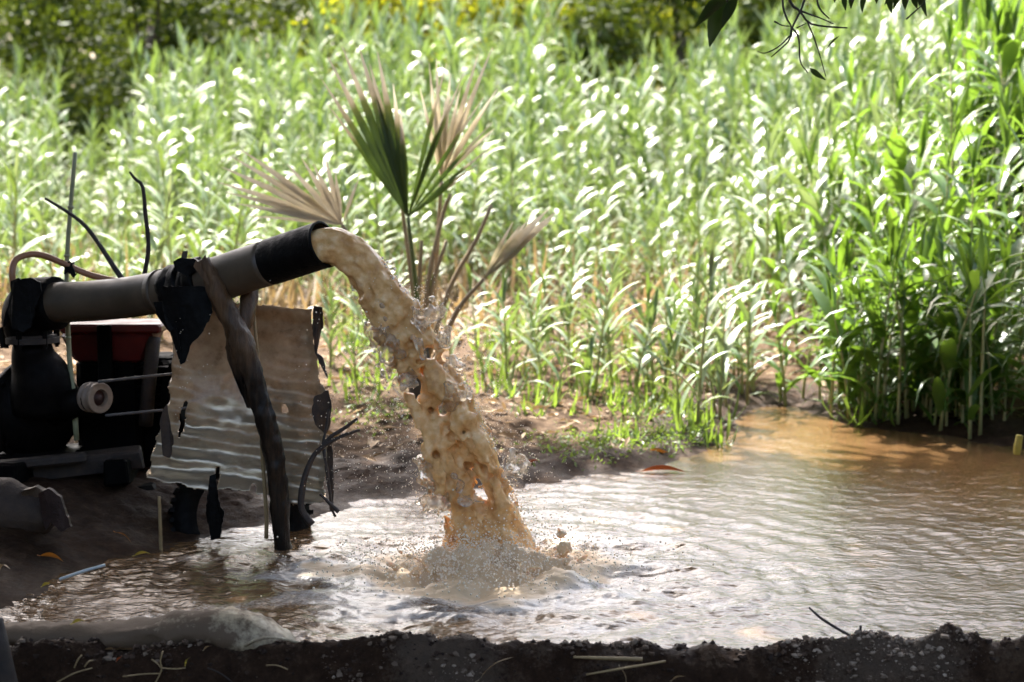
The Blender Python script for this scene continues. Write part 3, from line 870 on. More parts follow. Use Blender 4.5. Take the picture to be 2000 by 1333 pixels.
def frond(hub, Y, leaflets, stem, age, green_stem=False, w=.027, label=None):
    """leaflets: list of (tip px, tip py, depth offset, width factor)"""
    h = at(*hub, Y)
    sp = spline([at(a, b, Y + dy) for a, b, dy in stem], 12)
    fr = MB().tube(sp, [.015, .011, .008], 8).build('frond', M['petiole_g' if green_stem else 'petiole'], PALM)
    if label: fr['label'] = label
    for k, (tx, ty, dy, wf) in enumerate(leaflets):
        tip = at(tx, ty, Y + dy); d = tip - h; L = np.linalg.norm(d)
        side = np.cross(d / L, [0, -1, .15]); side /= np.linalg.norm(side)
        nrm = np.cross(side, d / L)
        V, F, A = [], [], []
        K = 8
        for t in np.linspace(0, 1, K):
            w_ = w * wf * (t * 2.1 if t < .45 else .945 * (1 - ((t - .45) / .55) ** 1.1)) * .5 + .0015
            bow = .035 * L * math.sin(math.pi * t) * (1 if k % 2 else .6) + np.array([0, 0, -1]) * (.05 * L * max(t - .6, 0) ** 1.5)
            c = h + d * t + nrm * .02 * L * math.sin(math.pi * t) + np.array([0, 0, -.06 * L * max(t - .6, 0) ** 1.4])
            V += [c - side * w_ + nrm * w_ * .45, c, c + side * w_ + nrm * w_ * .45]; A += [age + (1 - age) * float(sstep(.50, .85, t)) * .9] * 3
        for i in range(K - 1):
            a = i * 3; F += [(a, a + 1, a + 4, a + 3), (a + 1, a + 2, a + 5, a + 4)]
        mb = MB(); mb.add(V, F); lo = mb.build('leaflet', M['palm'], fr, root=PALM)
        attr(lo.data, 'age', A)
frond((797, 425), 7.5, [(628, 150, .10, 1.3), (640, 105, .08, 1.5), (668, 85, .06, 1.6), (700, 82, .04, 1.7), (722, 120, .03, 1.7), (737, 95, .0, 1.6), (768, 160, -.03, 1.5), (782, 210, -.05, 1.3), (880, 185, -.05, .8), (905, 140, -.06, .8), (872, 118, .05, .8), (945, 185, -.02, .75), (962, 235, .05, .7), (958, 285, .08, .7), (930, 320, .1, .6), (905, 345, .12, .6), (640, 200, .15, .9)],
      [(820, 690, .06), (812, 560, .02), (797, 425, 0)], .05, True, label='dark green fan with beige tips')
frond((862, 350), 7.75, [(838, 120, .05, .8), (852, 110, .03, .8), (900, 165, 0, .9), (935, 100, .05, 1.0), (962, 88, .08, 1.0), (972, 170, .08, 1.0), (965, 250, .1, .8), (880, 140, 0, .9), (820, 170, 0, .7), (915, 200, .0, 1.0), (940, 220, .1, 1.1), (848, 200, 0, 1.2), (870, 190, 0, 1.3)],
      [(840, 690, -.1), (852, 520, -.05), (862, 350, 0)], .62, label='dry beige fan behind the green one')
frond((668, 440), 7.3, [(425, 352, .1, 1.1), (432, 322, .1, 1.2), (448, 300, .12, 1.2), (470, 288, .1, 1.2), (440, 372, .05, 1.1), (462, 395, .02, 1.0), (500, 405, 0, .8), (560, 318, -.03, 1.1), (590, 308, -.02, 1.1), (612, 318, -.03, 1.1), (635, 305, 0, 1.0), (655, 335, 0, .9), (700, 350, .05, .6), (520, 325, .1, 1.2), (485, 420, .0, .5)],
      [(800, 720, .2), (735, 540, .1), (668, 440, 0)], .66, label='pale bleached fan leaning left over the pipe mouth')
frond((945, 545), 7.0, [(1072, 405, -.05, 1.5), (1085, 412, .0, 1.7), (1045, 425, .03, 1.4), (1030, 430, .05, 1.2), (1066, 436, 0, 1.5), (1078, 425, .04, 1.3), (1015, 440, .08, .8), (1002, 432, .02, .8)],
      [(850, 700, .15), (895, 605, .05), (945, 545, 0)], .55, label='folded withered fan pointing right')
for pts in ([(830, 690), (835, 560), (865, 420), (880, 380)], [(828, 690), (845, 560), (872, 470)], [(818, 690), (806, 560), (790, 440), (785, 400)], [(835, 700), (880, 560), (930, 470), (960, 400)], [(812, 700), (818, 560), (824, 470)]):
    MB().tube(spline([at(a, b, 7.6) for a, b in pts], 10), [.014, .008], 7).build('petiole', M['petiole'], PALM)
MB().tube([np.array([pb[0], 7.55, pz - .05]), np.array([pb[0], 7.56, pz + .12]), np.array([pb[0], 7.56, pz + .3])], [.07, .06, .02], 10, rough=.35, seed=4).build('trunk', M['bark'], PALM)

# ------------------------------------------------------------------ discharge pipe
M['pipe'] = simple('grey_pipe', (.026, .016, .008), (.090, .062, .036), 4, .42, .6, bump=.12, bdist=.002)
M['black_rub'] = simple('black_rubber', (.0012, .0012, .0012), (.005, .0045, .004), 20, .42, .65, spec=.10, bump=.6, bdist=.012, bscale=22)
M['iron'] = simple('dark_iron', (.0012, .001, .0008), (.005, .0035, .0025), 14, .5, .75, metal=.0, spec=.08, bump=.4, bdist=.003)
M['inner'] = simple('pipe_inside', (.05, .03, .018), (.10, .06, .035), 10, .3, bump=.2)
pc = [(50, 594, 5.55), (180, 588, 5.46), (285, 576, 5.36), (400, 552, 5.22), (510, 518, 5.11), (632, 478, 5.0)]
PC = spline([at(*q) for q in pc], 60)
PIPE = thing('discharge_pipe', at(300, 590, 5.35), 'thick grey plastic discharge pipe pointing up right with black mouth', 'pipe')
RP = .0695
def seg(i0, i1, r, n=28): return PC[i0:i1 + 1], r
L_ = len(PC)
MB().tube(PC[:28], RP * .97, 28, rough=.012, seed=3).build('pipe_section', M['pipe'], PIPE)
MB().tube(PC[26:50], RP * 1.02, 28, rough=.012, seed=6).build('pipe_section', M['pipe'], PIPE)['label'] = 'upper pipe section slid over the lower one'
# sleeve of black rubber at the mouth, open end
sl = PC[49:]
mb = MB(); mb.tube(sl, RP * 1.035, 32, cap=False)
mb.build('mouth_sleeve', M['black_rub'], PIPE)
mb = MB(); mb.tube(PC[50:], RP * .94, 32, cap=False); mb.build('pipe_inside', M['inner'], PIPE)
T_ = PC[-1] - PC[-2]; T_ /= np.linalg.norm(T_)
mb = MB(); mb.lathe(PC[-1], T_, [(-.004, RP * .94), (-.004, RP * 1.05), (.004, RP * 1.05), (.004, RP * .94), (-.004, RP * .94)], 32)
# open ring: drop the caps
mb.F.pop(32, None); mb.build('mouth_rim', M['black_rub'], PIPE)
mb = MB(); mb.lathe(PC[27], PC[28] - PC[27], [(-.006, RP * .9), (-.006, RP * 1.06), (.006, RP * 1.06), (.006, RP * .9)], 28); mb.build('joint_ring', M['pipe'], PIPE)

# torn black rubber sheet bound round the pipe and post
WRAP = thing('rubber_binding', at(360, 560, 5.26), 'torn black rubber strip bound round the pipe, ragged end dripping', 'binding')
for k, (i0, w_, sd0) in enumerate(((30, 1.10, 1), (32, 1.14, 2), (34, 1.10, 3), (35, 1.16, 4))):
    d_ = PC[i0 + 1] - PC[i0]; d_ /= np.linalg.norm(d_)
    d_ = d_ + np.array([0, 0, .25 * math.sin(k * 2.2)])
    A_ = np.cross(d_, [0, 1, 0]); 
    mb = MB(); mb.lathe(PC[i0], d_, [(-.022, RP * 1.0), (-.02, RP * w_), (-.006, RP * (w_ + .05)), (.008, RP * w_), (.02, RP * (w_ + .03)), (.024, RP * 1.0)], 36)
    V = np.concatenate(mb.V); V = V + .007 * fbm(V * 38, 2, sd0)[:, None] * np.array([1, 1, 1]); mb.V = [V]
    mb.build('wrap_turn', M['black_rub'], WRAP)
def ragged(name, outline, Y, thick, mat, parent, bow=.02, seed=0, res=5):
    """sheet cut to a px outline, given thickness and a wavy face"""
    o_ = np.array(outline, float)
    pts = []
    for i in range(len(o_)):
        a, b = o_[i], o_[(i + 1) % len(o_)]
        n_ = max(int(np.hypot(*(b - a)) / res), 1)
        for t in np.linspace(0, 1, n_, endpoint=False):
            q = a + (b - a) * t; pts.append(q + 1.6 * np.array([vnoise(np.array([[q[0] * .15, q[1] * .15, seed]]), seed)[0], vnoise(np.array([[q[1] * .15, q[0] * .15, seed + 3.]]), seed)[0]]))
    import bmesh
    bm = bmesh.new()
    vs_ = []
    for q in pts:
        yy = Y + bow * vnoise(np.array([[q[0] * .02, q[1] * .02, seed]]), seed + 1)[0]
        vs_.append(bm.verts.new(at(q[0], q[1], yy) - ORIG[parent]))
    f = bm.faces.new(vs_)
    bmesh.ops.triangulate(bm, faces=[f])
    bmesh.ops.subdivide_edges(bm, edges=bm.edges[:], cuts=1, use_grid_fill=True)
    ex = bmesh.ops.extrude_face_region(bm, geom=bm.faces[:])
    bmesh.ops.translate(bm, vec=(0, thick, 0), verts=[v for v in ex['geom'] if isinstance(v, bmesh.types.BMVert)])
    bmesh.ops.recalc_face_normals(bm, faces=bm.faces[:])
    for f in bm.faces: f.smooth = True
    me = bpy.data.meshes.new(name); bm.to_mesh(me); bm.free()
    me.set_sharp_from_angle(angle=R(50))
    return link(name, me, mat, parent)
ragged('hanging_scrap', [(318, 560), (410, 560), (415, 610), (407, 628), (392, 655), (382, 665), (372, 672), (368, 690), (360, 708), (352, 712), (351, 660), (345, 640), (330, 650), (318, 610)], 5.13, .004, M['black_rub'], WRAP, .02, 3)
ragged('hanging_scrap', [(300, 590), (352, 590), (356, 645), (338, 652), (322, 640), (305, 615)], 5.17, .004, M['black_rub'], WRAP, .02, 5)
ragged('hanging_scrap', [(338, 512), (352, 505), (380, 506), (388, 512), (384, 530), (366, 540), (345, 530)], 5.15, .02, M['black_rub'], WRAP, .01, 6)
ragged('splinter', [(353, 508), (357, 492), (366, 489), (364, 508)], 5.17, .006, M['bark'], WRAP, 0, 7)

# forked timber post ---------------------------------------------------------------
m, nt, p = new_mat('wet_timber')
f1 = noise_n(nt, 26, 7, .7, stretch=(1.6, 1.6, .16)); f2 = noise_n(nt, 3.5, 3, .6)
cc_ = ramp(nt, f1, [(.3, (.004, .0025, .002)), (.52, (.011, .007, .0045)), (.7, (.05, .030, .017))])
sepz = nt.nodes.new('ShaderNodeSeparateXYZ'); tc = nt.nodes.new('ShaderNodeTexCoord'); nt.links.new(tc.outputs['Object'], sepz.inputs[0])
bare = ramp(nt, math_n(nt, 'ADD', sepz.outputs[2], math_n(nt, 'MULTIPLY', math_n(nt, 'SUBTRACT', f2, .5), .5)), [(.60, (0,) * 3), (.72, (1,) * 3)])  # lighter brown towards the top, where light on the post is painted in
nt.links.new(mixc(nt, bare, cc_, ramp(nt, f1, [(.3, (.035, .018, .009)), (.7, (.15, .085, .042))])), p.inputs['Base Color'])
nt.links.new(ramp(nt, f2, [(.4, (.28,) * 3), (.65, (.6,) * 3)]), p.inputs['Roughness'])
bump_n(nt, p, f1, .9, .008)
p.inputs['Specular IOR Level'].default_value = .25
M['timber'] = m
post_b = onz(552, 1082, 0.)
POST = thing('forked_post', (post_b[0], 5.13, -.03), 'crooked dark forked timber post propping up the pipe from the pool', 'post')
pl = [(398, 506), (418, 555), (440, 605), (466, 655), (485, 710), (503, 770), (522, 830), (536, 890), (544, 960), (549, 1030), (553, 1085), (554, 1105)]
yd = np.interp(range(len(pl)), [0, 3, len(pl) - 1], [5.10, 5.11, 5.13])
PP = spline([at(a, b, y_) for (a, b), y_ in zip(pl, yd)], 120)
rad = np.interp(np.linspace(0, 1, 120), [0, .1, .22, .3, .45, .6, .8, 1], np.array([12, 18, 21, 25, 22, 21, 18, 17]) / 640.)
MB().tube(PP, rad, 30, rough=.17, seed=5, fq=2.1).build('trunk', M['timber'], POST)
pr = spline([at(489, 560, 5.2), at(484, 600, 5.17), at(474, 640, 5.14), at(470, 672, 5.12)], 14)
MB().tube(pr, np.array([17, 18, 18, 14]) / 640., 22, rough=.16, seed=8, fq=2.1).build('fork', M['timber'], POST)
ragged('splinter', [(378, 520), (384, 508), (392, 514), (400, 500), (405, 512), (415, 540), (408, 560), (392, 540)], 5.075, .012, M['timber'], POST, .01, 8, 4)
ragged('loose_bark', [(441, 655), (447, 662), (452, 690), (462, 720), (470, 735), (482, 770), (489, 800), (482, 796), (470, 768), (456, 735), (445, 705), (440, 680)], 5.10, .006, M['timber'], POST, .02, 9, 6)

# ------------------------------------------------------------------ corrugated sheet
m, nt, p = new_mat('muddy_iron_sheet')
sepz = nt.nodes.new('ShaderNodeSeparateXYZ'); tc = nt.nodes.new('ShaderNodeTexCoord'); nt.links.new(tc.outputs['Object'], sepz.inputs[0])
f1 = noise_n(nt, 5, 7, .65); f2 = noise_n(nt, 16, 6, .7); f3 = noise_n(nt, 40, 4, .6, stretch=(.6, .6, 2))
hz = math_n(nt, 'ADD', sepz.outputs[2], math_n(nt, 'MULTIPLY', math_n(nt, 'SUBTRACT', f1, .5), .55))
mudc = ramp(nt, f2, [(.28, (.17, .088, .038)), (.45, (.44, .265, .135)), (.7, (.58, .39, .22))])
zinc = ramp(nt, f2, [(.3, (.20, .125, .065)), (.55, (.36, .265, .155)), (.75, (.46, .38, .26))])
up_ = ramp(nt, hz, [(.12, (0,) * 3), (.36, (1,) * 3)])
f4 = noise_n(nt, 9, 5, .6, stretch=(.8, .8, 1.6))
bare = ramp(nt, math_n(nt, 'SUBTRACT', math_n(nt, 'MULTIPLY', f4, 1.0), math_n(nt, 'MULTIPLY', hz, .75)), [(.27, (0,) * 3), (.44, (.85,) * 3)])
nt.links.new(mixc(nt, bare, mixc(nt, up_, zinc, mudc), (.54, .44, .31)), p.inputs['Base Color'])
nt.links.new(mixc(nt, bare, ramp(nt, hz, [(.34, (.3,) * 3), (.56, (.8,) * 3)]), (.32,) * 3), p.inputs['Roughness'])
nt.links.new(math_n(nt, 'MULTIPLY', bare, .85), p.inputs['Metallic'])
b1 = bump_n(nt, p, f2, .3, .008); bump_n(nt, p, f3, .2, .004, b1)
p.inputs['Specular IOR Level'].default_value = .45
M['sheet'] = m
c00, c10, c11, c01 = at(283, 948, 5.22), at(652, 1004, 5.20), at(632, 600, 5.42), at(330, 560, 5.46)
SHEET = thing('corrugated_sheet', (c00 + c10) / 2, 'rusty mud-caked corrugated iron sheet leaning behind the timber post', 'iron sheet')
nu, nv = 150, 190
u, v = np.meshgrid(np.linspace(0, 1, nu), np.linspace(0, 1, nv))
lx = -.02 * sstep(.5, .0, v) + .0; 
Pp = ((1 - u) * (1 - v))[..., None] * c00 + (u * (1 - v))[..., None] * c10 + (u * v)[..., None] * c11 + ((1 - u) * v)[..., None] * c01
# outline: left edge bulges, right edge steps
Pp[..., 0] += np.where(u < .5, (1 - 2 * u), 0) * (.035 * np.sin(v * math.pi) - .01) + np.where(u > .5, (2 * u - 1), 0) * .02 * np.sin(v * 5)
nrm = np.cross(c10 - c00, c01 - c00); nrm /= np.linalg.norm(nrm)
if nrm[1] > 0: nrm = -nrm
ph = v * 8.6 + .04 * fbm(np.stack([u * 3, v * 3, u * 0], -1), 2, 81)
corr =   .0120 * np.sin(ph * 2 * math.pi) * (.6 + .6 * vnoise(np.stack([u * 4, v * 4, u * 0], -1), 82))
dent = .028 * fbm(np.stack([u * 2.2, v * 2.2, u * 0 + 3], -1), 2, 83) + .007 * fbm(np.stack([u * 9, v * 14, u * 0], -1), 2, 84)
curl = .05 * sstep(.12, 0, v) * (.5 + u * .3) + .03 * sstep(.9, 1, u)
Pp = Pp + nrm * (corr + dent + curl)[..., None]
edge_l = .02 + .018 * fbm(np.stack([v * 14, v * 0, v * 0], -1), 3, 85)
edge_r = .965 + .022 * fbm(np.stack([v * 16, v * 0 + 5, v * 0], -1), 3, 86)
edge_b = .018 + .018 * fbm(np.stack([u * 15, u * 0 + 9, u * 0], -1), 3, 87)
edge_t = .985 - .10 * sstep(.75, 1, u) * 0 + .012 * fbm(np.stack([u * 12, u * 0 + 2, u * 0], -1), 2, 88)
keep = (u > edge_l) & (u < edge_r) & (v > edge_b) & (v < edge_t)
def slit(u0, v0, ru, rv): return (((u - u0) / ru) ** 2 + ((v - v0) / rv) ** 2) > 1 + .5 * vnoise(np.stack([u * 40, v * 40, u * 0], -1), 89)
keep &= slit(.735, .47, .014, .018) & slit(.14, .35, .012, .085) & slit(.38, .06, .012, .07) & slit(.58, .03, .016, .045)
i = (np.arange(nv - 1)[:, None] * nu + np.arange(nu - 1)[None]).ravel()
Q = np.stack([i, i + 1, i + 1 + nu, i + nu], 1)
Q = Q[keep.ravel()[Q].all(1)]
Vv = Pp.reshape(-1, 3); used = np.unique(Q); rm = np.full(len(Vv), -1); rm[used] = np.arange(len(used))
o = link('sheet_panel', raw_mesh('sheet_panel', Vv[used] - ORIG[SHEET], rm[Q]), M['sheet'], SHEET)
md = o.modifiers.new('thickness', 'SOLIDIFY'); md.thickness = .0016
M['rust'] = simple('rusty_edge', (.012, .008, .006), (.06, .035, .02), 25, .6, .35, bump=.6, bdist=.006)
for k, ol in enumerate(([(612, 598), (630, 600), (632, 640), (622, 650), (620, 690), (632, 700), (640, 740), (628, 720), (615, 690), (610, 640)],
                        [(614, 775), (640, 762), (648, 790), (645, 830), (636, 850), (626, 840), (616, 830), (608, 800)],
                        [(318, 800), (326, 790), (332, 830), (340, 860), (332, 895), (318, 890), (320, 850), (312, 830)],
                        [(410, 930), (420, 925), (428, 985), (438, 1000), (430, 1052), (412, 1055), (402, 1000)],
                        [(640, 850), (650, 880), (652, 1000), (645, 1000), (640, 940)])):
    ragged('torn_flap', ol, 5.17 if k != 0 else 5.33, .004, M['rust'] if k != 3 else M['black_rub'], SHEET, .02, 20 + k, 6)

# ------------------------------------------------------------------ stakes, branches, hose
M['cane'] = simple('dry_cane', (.20, .13, .055), (.34, .24, .11), 20, .55, bump=.2)
M['cane_g'] = simple('greenish_cane', (.20, .21, .11), (.32, .31, .18), 20, .5, bump=.15)
M['stick'] = simple('dark_stick', (.016, .011, .009), (.05, .035, .026), 30, .65, bump=.6, bdist=.004)
M['stick_b'] = simple('brown_stick', (.010, .006, .0035), (.035, .020, .011), 30, .65, bump=.6, bdist=.004)
def stick(name, label, pts, wpx, mat, cat='stick', n=18, group=None, rough=.12, seed=1, parent=None, part=None):
    """pts: (px,py,Y)"""
    W_ = [at(*q) for q in pts]
    mb = MB(); sp = spline(W_, n) if len(W_) > 2 else np.linspace(W_[0], W_[1], n)
    rr_ = np.atleast_1d(np.array(wpx, float)) / 2 / FPX * pts[0][2]
    mb.tube(sp, rr_ if len(rr_) > 1 else [rr_[0], rr_[0]], 8, rough=rough, seed=seed)
    if parent is not None: return mb.build(part, mat, parent)
    base = W_[int(np.argmin([q[2] for q in W_]))]
    t = thing(name, base, label, cat, group)
    mb.build('shaft', mat, t); return t
s_ = stick('cane_stake', 'tall greenish cane stake standing upright behind the elbow of the pipe', [(147, 298, 5.62), (140, 380, 5.62), (132, 480, 5.62), (130, 560, 5.62), (134, 680, 5.62), (142, 760, 5.62), (150, 860, 5.62)], (8, 9, 10, 11), M['cane_g'], 'stake')
for q in ((138, 405), (131, 500), (133, 660)): MB().lathe(at(*q, 5.62), (0.03, 0, 1), [(-.006, .008), (-.002, .011), (.002, .011), (.006, .008)], 8).build('node', M['cane_g'], s_)
stick('bare_branch', 'dark bare branch arching down left behind the pipe', [(88, 388, 5.55), (128, 412, 5.55), (165, 440, 5.54), (195, 480, 5.53), (218, 515, 5.52), (243, 552, 5.5), (270, 590, 5.5)], (5, 8, 10, 12), M['stick'], 'branch')
stick('bare_branch', 'brown bare branch with a kinked top rising from behind the pipe', [(253, 336, 5.5), (264, 350, 5.5), (279, 366, 5.5), (284, 420, 5.5), (290, 470, 5.5), (288, 505, 5.5), (281, 545, 5.5), (278, 600, 5.5)], (4, 8, 9, 10), M['stick_b'], 'branch')
stick('cane_stake', 'thin dry cane behind the timber post in front of the iron sheet', [(492, 585, 5.19), (500, 660, 5.17), (508, 760, 5.16), (512, 880, 5.15), (520, 1000, 5.15), (520, 1052, 5.15)], (6, 8, 8), M['cane'], 'stake')
stick('cane_stake', 'short yellow cane stuck upright in the mud at the water edge', [(311, 970, 5.1), (313, 1030, 5.1), (315, 1088, 5.1)], (6, 7, 7), M['cane'], 'stake')
tb = thing('forked_twig', at(612, 1022, 5.12), 'black forked twig bent in front of the sheet, right of the post', 'twig')
for k, (pl, wd) in enumerate((([(610, 1025, 5.12), (596, 1008, 5.12), (588, 985, 5.12), (592, 945, 5.12), (606, 905, 5.12), (622, 880, 5.12), (655, 858, 5.11), (703, 840, 5.1)], (15, 12, 12, 8, 5)),
                              ([(620, 884, 5.12), (645, 855, 5.12), (675, 835, 5.12), (698, 818, 5.12)], (10, 8, 6)),
                              ([(628, 880, 5.13), (636, 840, 5.14), (642, 800, 5.15)], (6, 5)), ([(632, 878, 5.13), (640, 930, 5.13), (648, 990, 5.14), (655, 1010, 5.14)], (7, 6, 5)),
                              ([(625, 965, 5.12), (645, 985, 5.12), (662, 1000, 5.12)], (6, 9)))):
    stick('', '', pl, wd, M['stick'], parent=tb, part='branch', n=22, rough=.25, seed=30 + k)
M['hose'] = simple('orange_hose', (.26, .105, .045), (.36, .17, .085), 10, .4, bump=.05)
hp = spline([at(*q) for q in [(26, 560, 5.5), (24, 530, 5.5), (32, 507, 5.52), (60, 497, 5.55), (90, 501, 5.57), (130, 518, 5.59), (175, 537, 5.6), (225, 549, 5.62), (280, 560, 5.65)]], 40)
H_ = thing('rubber_hose', hp[0], 'thin orange brown hose looping over the elbow of the pipe', 'hose')
MB().tube(hp, .011, 10).build('hose_tube', M['hose'], H_)
T2 = thing('rubber_tie', at(136, 527, 5.6), 'small black knotted tie holding the hose to the cane stake', 'tie')
mb = MB(); mb.lathe(at(136, 522, 5.6), (.9, 0, -.35), [(-.012, .010), (-.008, .021), (.0, .018), (.008, .023), (.013, .010)], 14); mb.build('knot', M['black_rub'], T2)
ragged('tail', [(125, 522), (140, 520), (148, 535), (152, 532), (145, 545), (134, 530), (126, 538)], 5.57, .005, M['black_rub'], T2, .01, 41, 4)

# ------------------------------------------------------------------ water pump with elbow
PUMP = thing('water_pump', at(70, 900, 5.7), 'black iron water pump at the left edge with elbow and belt pulley', 'pump')
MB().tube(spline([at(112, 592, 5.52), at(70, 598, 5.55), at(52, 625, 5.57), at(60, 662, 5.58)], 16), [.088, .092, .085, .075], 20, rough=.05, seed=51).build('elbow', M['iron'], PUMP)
mb = MB(); mb.lathe(at(62, 662, 5.58), (0, 0, 1), [(-.012, .05), (-.012, .092), (.006, .092), (.006, .085), (.016, .085), (.016, .05)], 24); mb.build('flange', M['stick_b'], PUMP, sharp=40)
for k in range(6):
    a = k * math.pi / 3 + .3
    c = at(62, 662, 5.58) + np.array([math.cos(a) * .082, math.sin(a) * .082, 0])
    MB().lathe(c, (0, 0, 1), [(-.03, .007), (-.022, .007), (-.022, .011), (-.012, .011), (.016, .011), (.03, .011), (.03, .006), (.036, .006)], 6).build('bolt', M['iron'], PUMP, smooth=False)
MB().tube(spline([at(62, 668, 5.58), at(66, 700, 5.6), at(80, 740, 5.62), at(85, 790, 5.65)], 12), [.062, .075, .105, .12], 20).build('neck', M['iron'], PUMP)
ax = np.array([.78, -.60, .02]); ax /= np.linalg.norm(ax)
vc = at(68, 800, 5.72)
MB().lathe(vc, ax, [(-.10, .05), (-.10, .13), (-.07, .155), (-.03, .168), (.03, .168), (.06, .15), (.085, .10), (.12, .06), (.12, .03)], 32).build('volute', M['iron'], PUMP)
MB().lathe(vc, ax, [(-.012, .15), (-.012, .185), (.012, .185), (.012, .15)], 32).build('casing_rim', M['iron'], PUMP)
pcn = at(196, 778, 5.52)
MB().tube([vc + ax * .1, pcn - ax * .05], [.055, .045], 16).build('bearing_housing', M['iron'], PUMP)
M['pulley'] = simple('worn_pulley', (.17, .115, .075), (.27, .19, .13), 30, .5, bump=.2)
pul = MB().lathe(pcn, ax, [(-.062, .02), (-.062, .050), (-.055, .052), (-.045, .040), (-.034, .052), (-.03, .052), (-.02, .040), (-.010, .052), (0, .0525), (.003, .050), (.003, .030), (-.012, .027), (-.012, .005)], 32).build('pulley', M['pulley'], PUMP, sharp=30)
MB().lathe(pcn - ax * .012, ax, [(0, .005), (0, .026), (.001, .026), (.001, .012), (.010, .011), (.010, .003)], 24).build('hub', simple('rust_red', (.035, .012, .008), (.07, .025, .016), 20, .6), pul, root=PUMP)
for k in range(10):
    a = k * 2 * math.pi / 10
    A_ = np.cross(ax, [0, 0, 1.]); A_ /= np.linalg.norm(A_); B_ = np.cross(ax, A_)
    MB().lathe(vc + (math.cos(a) * A_ + math.sin(a) * B_) * .172, ax, [(.0, .009), (.024, .009), (.024, .005), (.03, .005)], 6).build('bolt', M['iron'], PUMP, smooth=False)
MB().box(at(75, 895, 5.72), (.30, .2, .06), bev=.01).build('foot', M['iron'], PUMP, smooth=False)
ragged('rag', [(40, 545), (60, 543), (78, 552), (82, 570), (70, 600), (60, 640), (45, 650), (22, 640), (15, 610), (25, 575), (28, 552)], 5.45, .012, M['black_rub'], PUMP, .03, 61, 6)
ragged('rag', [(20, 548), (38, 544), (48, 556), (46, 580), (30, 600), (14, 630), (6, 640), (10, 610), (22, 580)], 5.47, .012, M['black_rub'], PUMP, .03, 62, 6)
stick('', '', [(0, 640, 5.5), (4, 660, 5.5), (6, 680, 5.5)], (12, 12), M['iron'], parent=PUMP, part='drain_cock')
MB().box(at(-20, 850, 5.6), (.10, .06, .12), bev=.01).build('intake_clamp', M['iron'], PUMP)
for k, (a, b) in enumerate((((192, 746, 5.5), (420, 722, 5.75)), ((206, 812, 5.5), (420, 792, 5.75)))):
    stick('drive_belt', ('upper' if k == 0 else 'lower') + ' run of the grey drive belt leaving the pulley', [a, b], 6, simple('belt', (.05, .048, .045), (.10, .095, .09), 30, .5), 'belt')

# ------------------------------------------------------------------ engine
M['red'] = simple('red_paint', (.05, .003, .003), (.11, .007, .006), 9, .38, .6, bump=.1)
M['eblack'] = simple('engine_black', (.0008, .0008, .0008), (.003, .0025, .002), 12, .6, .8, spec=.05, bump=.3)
ENG = thing('diesel_engine', at(250, 960, 5.95), 'dark diesel engine with a red fuel tank, half hidden behind the sheet', 'engine')
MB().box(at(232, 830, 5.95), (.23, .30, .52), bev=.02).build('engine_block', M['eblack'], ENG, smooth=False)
MB().box(at(310, 800, 5.98), (.14, .26, .40), bev=.02).build('cylinder_head', M['eblack'], ENG, smooth=False)
for k in range(6): MB().box(at(300, 700 + k * 18, 5.83), (.16, .05, .008)).build('cooling_fin', M['eblack'], ENG, smooth=False)
tk = MB().box(at(222, 675, 5.88), (.335, .22, .115), taper=.72, bev=.015).build('fuel_tank', M['red'], ENG, smooth=False)
MB().box(at(230, 637, 5.88), (.36, .235, .032), bev=.008).build('tank_lid', M['red'], tk, smooth=False, root=ENG)
MB().box(at(205, 690, 5.76), (.05, .02, .2), bev=.004).build('tank_strap', M['eblack'], ENG, smooth=False)
MB().lathe(at(400, 770, 5.88), (.75, -.6, 0), [(-.04, .05), (-.04, .17), (.03, .17), (.03, .14), (.02, .13), (.02, .03)], 36).build('flywheel', M['iron'], ENG)
MB().tube(spline([at(300, 660, 5.80), at(296, 700, 5.78), at(290, 760, 5.78), at(285, 830, 5.8)], 14), .026, 12).build('exhaust_pipe', M['stick_b'], ENG)
SK = thing('timber_skid', at(100, 960, 5.6), 'heavy dark timber skid beams carrying pump and engine', 'timber frame')
def beam(a, b, w_, h_, mat, parent, name, seed):
    a = np.array(a); b = np.array(b); d = b - a; L = np.linalg.norm(d)
    rot = Vector(d).to_track_quat('X', 'Z').to_matrix()
    mb = MB(); mb.box((a + b) / 2, (L, w_, h_), rot, bev=.008); V = np.concatenate(mb.V); mb.V = [V + .006 * fbm(V * 14, 2, seed)[:, None]]
    return mb.build(name, mat, parent, smooth=False)
beam(at(-120, 940, 5.42), at(280, 893, 5.62), .09, .075, M['stick_b'], SK, 'beam', 1)
beam(at(-120, 905, 5.85), at(330, 880, 6.1), .10, .08, M['eblack'], SK, 'beam', 2)
beam(at(10, 925, 5.3), at(150, 905, 6.1), .08, .07, M['eblack'], SK, 'cross_beam', 3)
beam(at(225, 925, 5.45), at(270, 905, 6.2), .08, .09, M['eblack'], SK, 'cross_beam', 4)
beam(at(-60, 915, 5.36), at(170, 892, 5.50), .05, .03, M['stick_b'], SK, 'plank', 5)
MB().box(at(215, 990, 5.62), (.36, .16, .16), bev=.03).build('footing', M['eblack'], SK, smooth=False)
MB().box(at(40, 985, 5.75), (.36, .16, .2), bev=.03).build('footing', M['eblack'], SK, smooth=False)

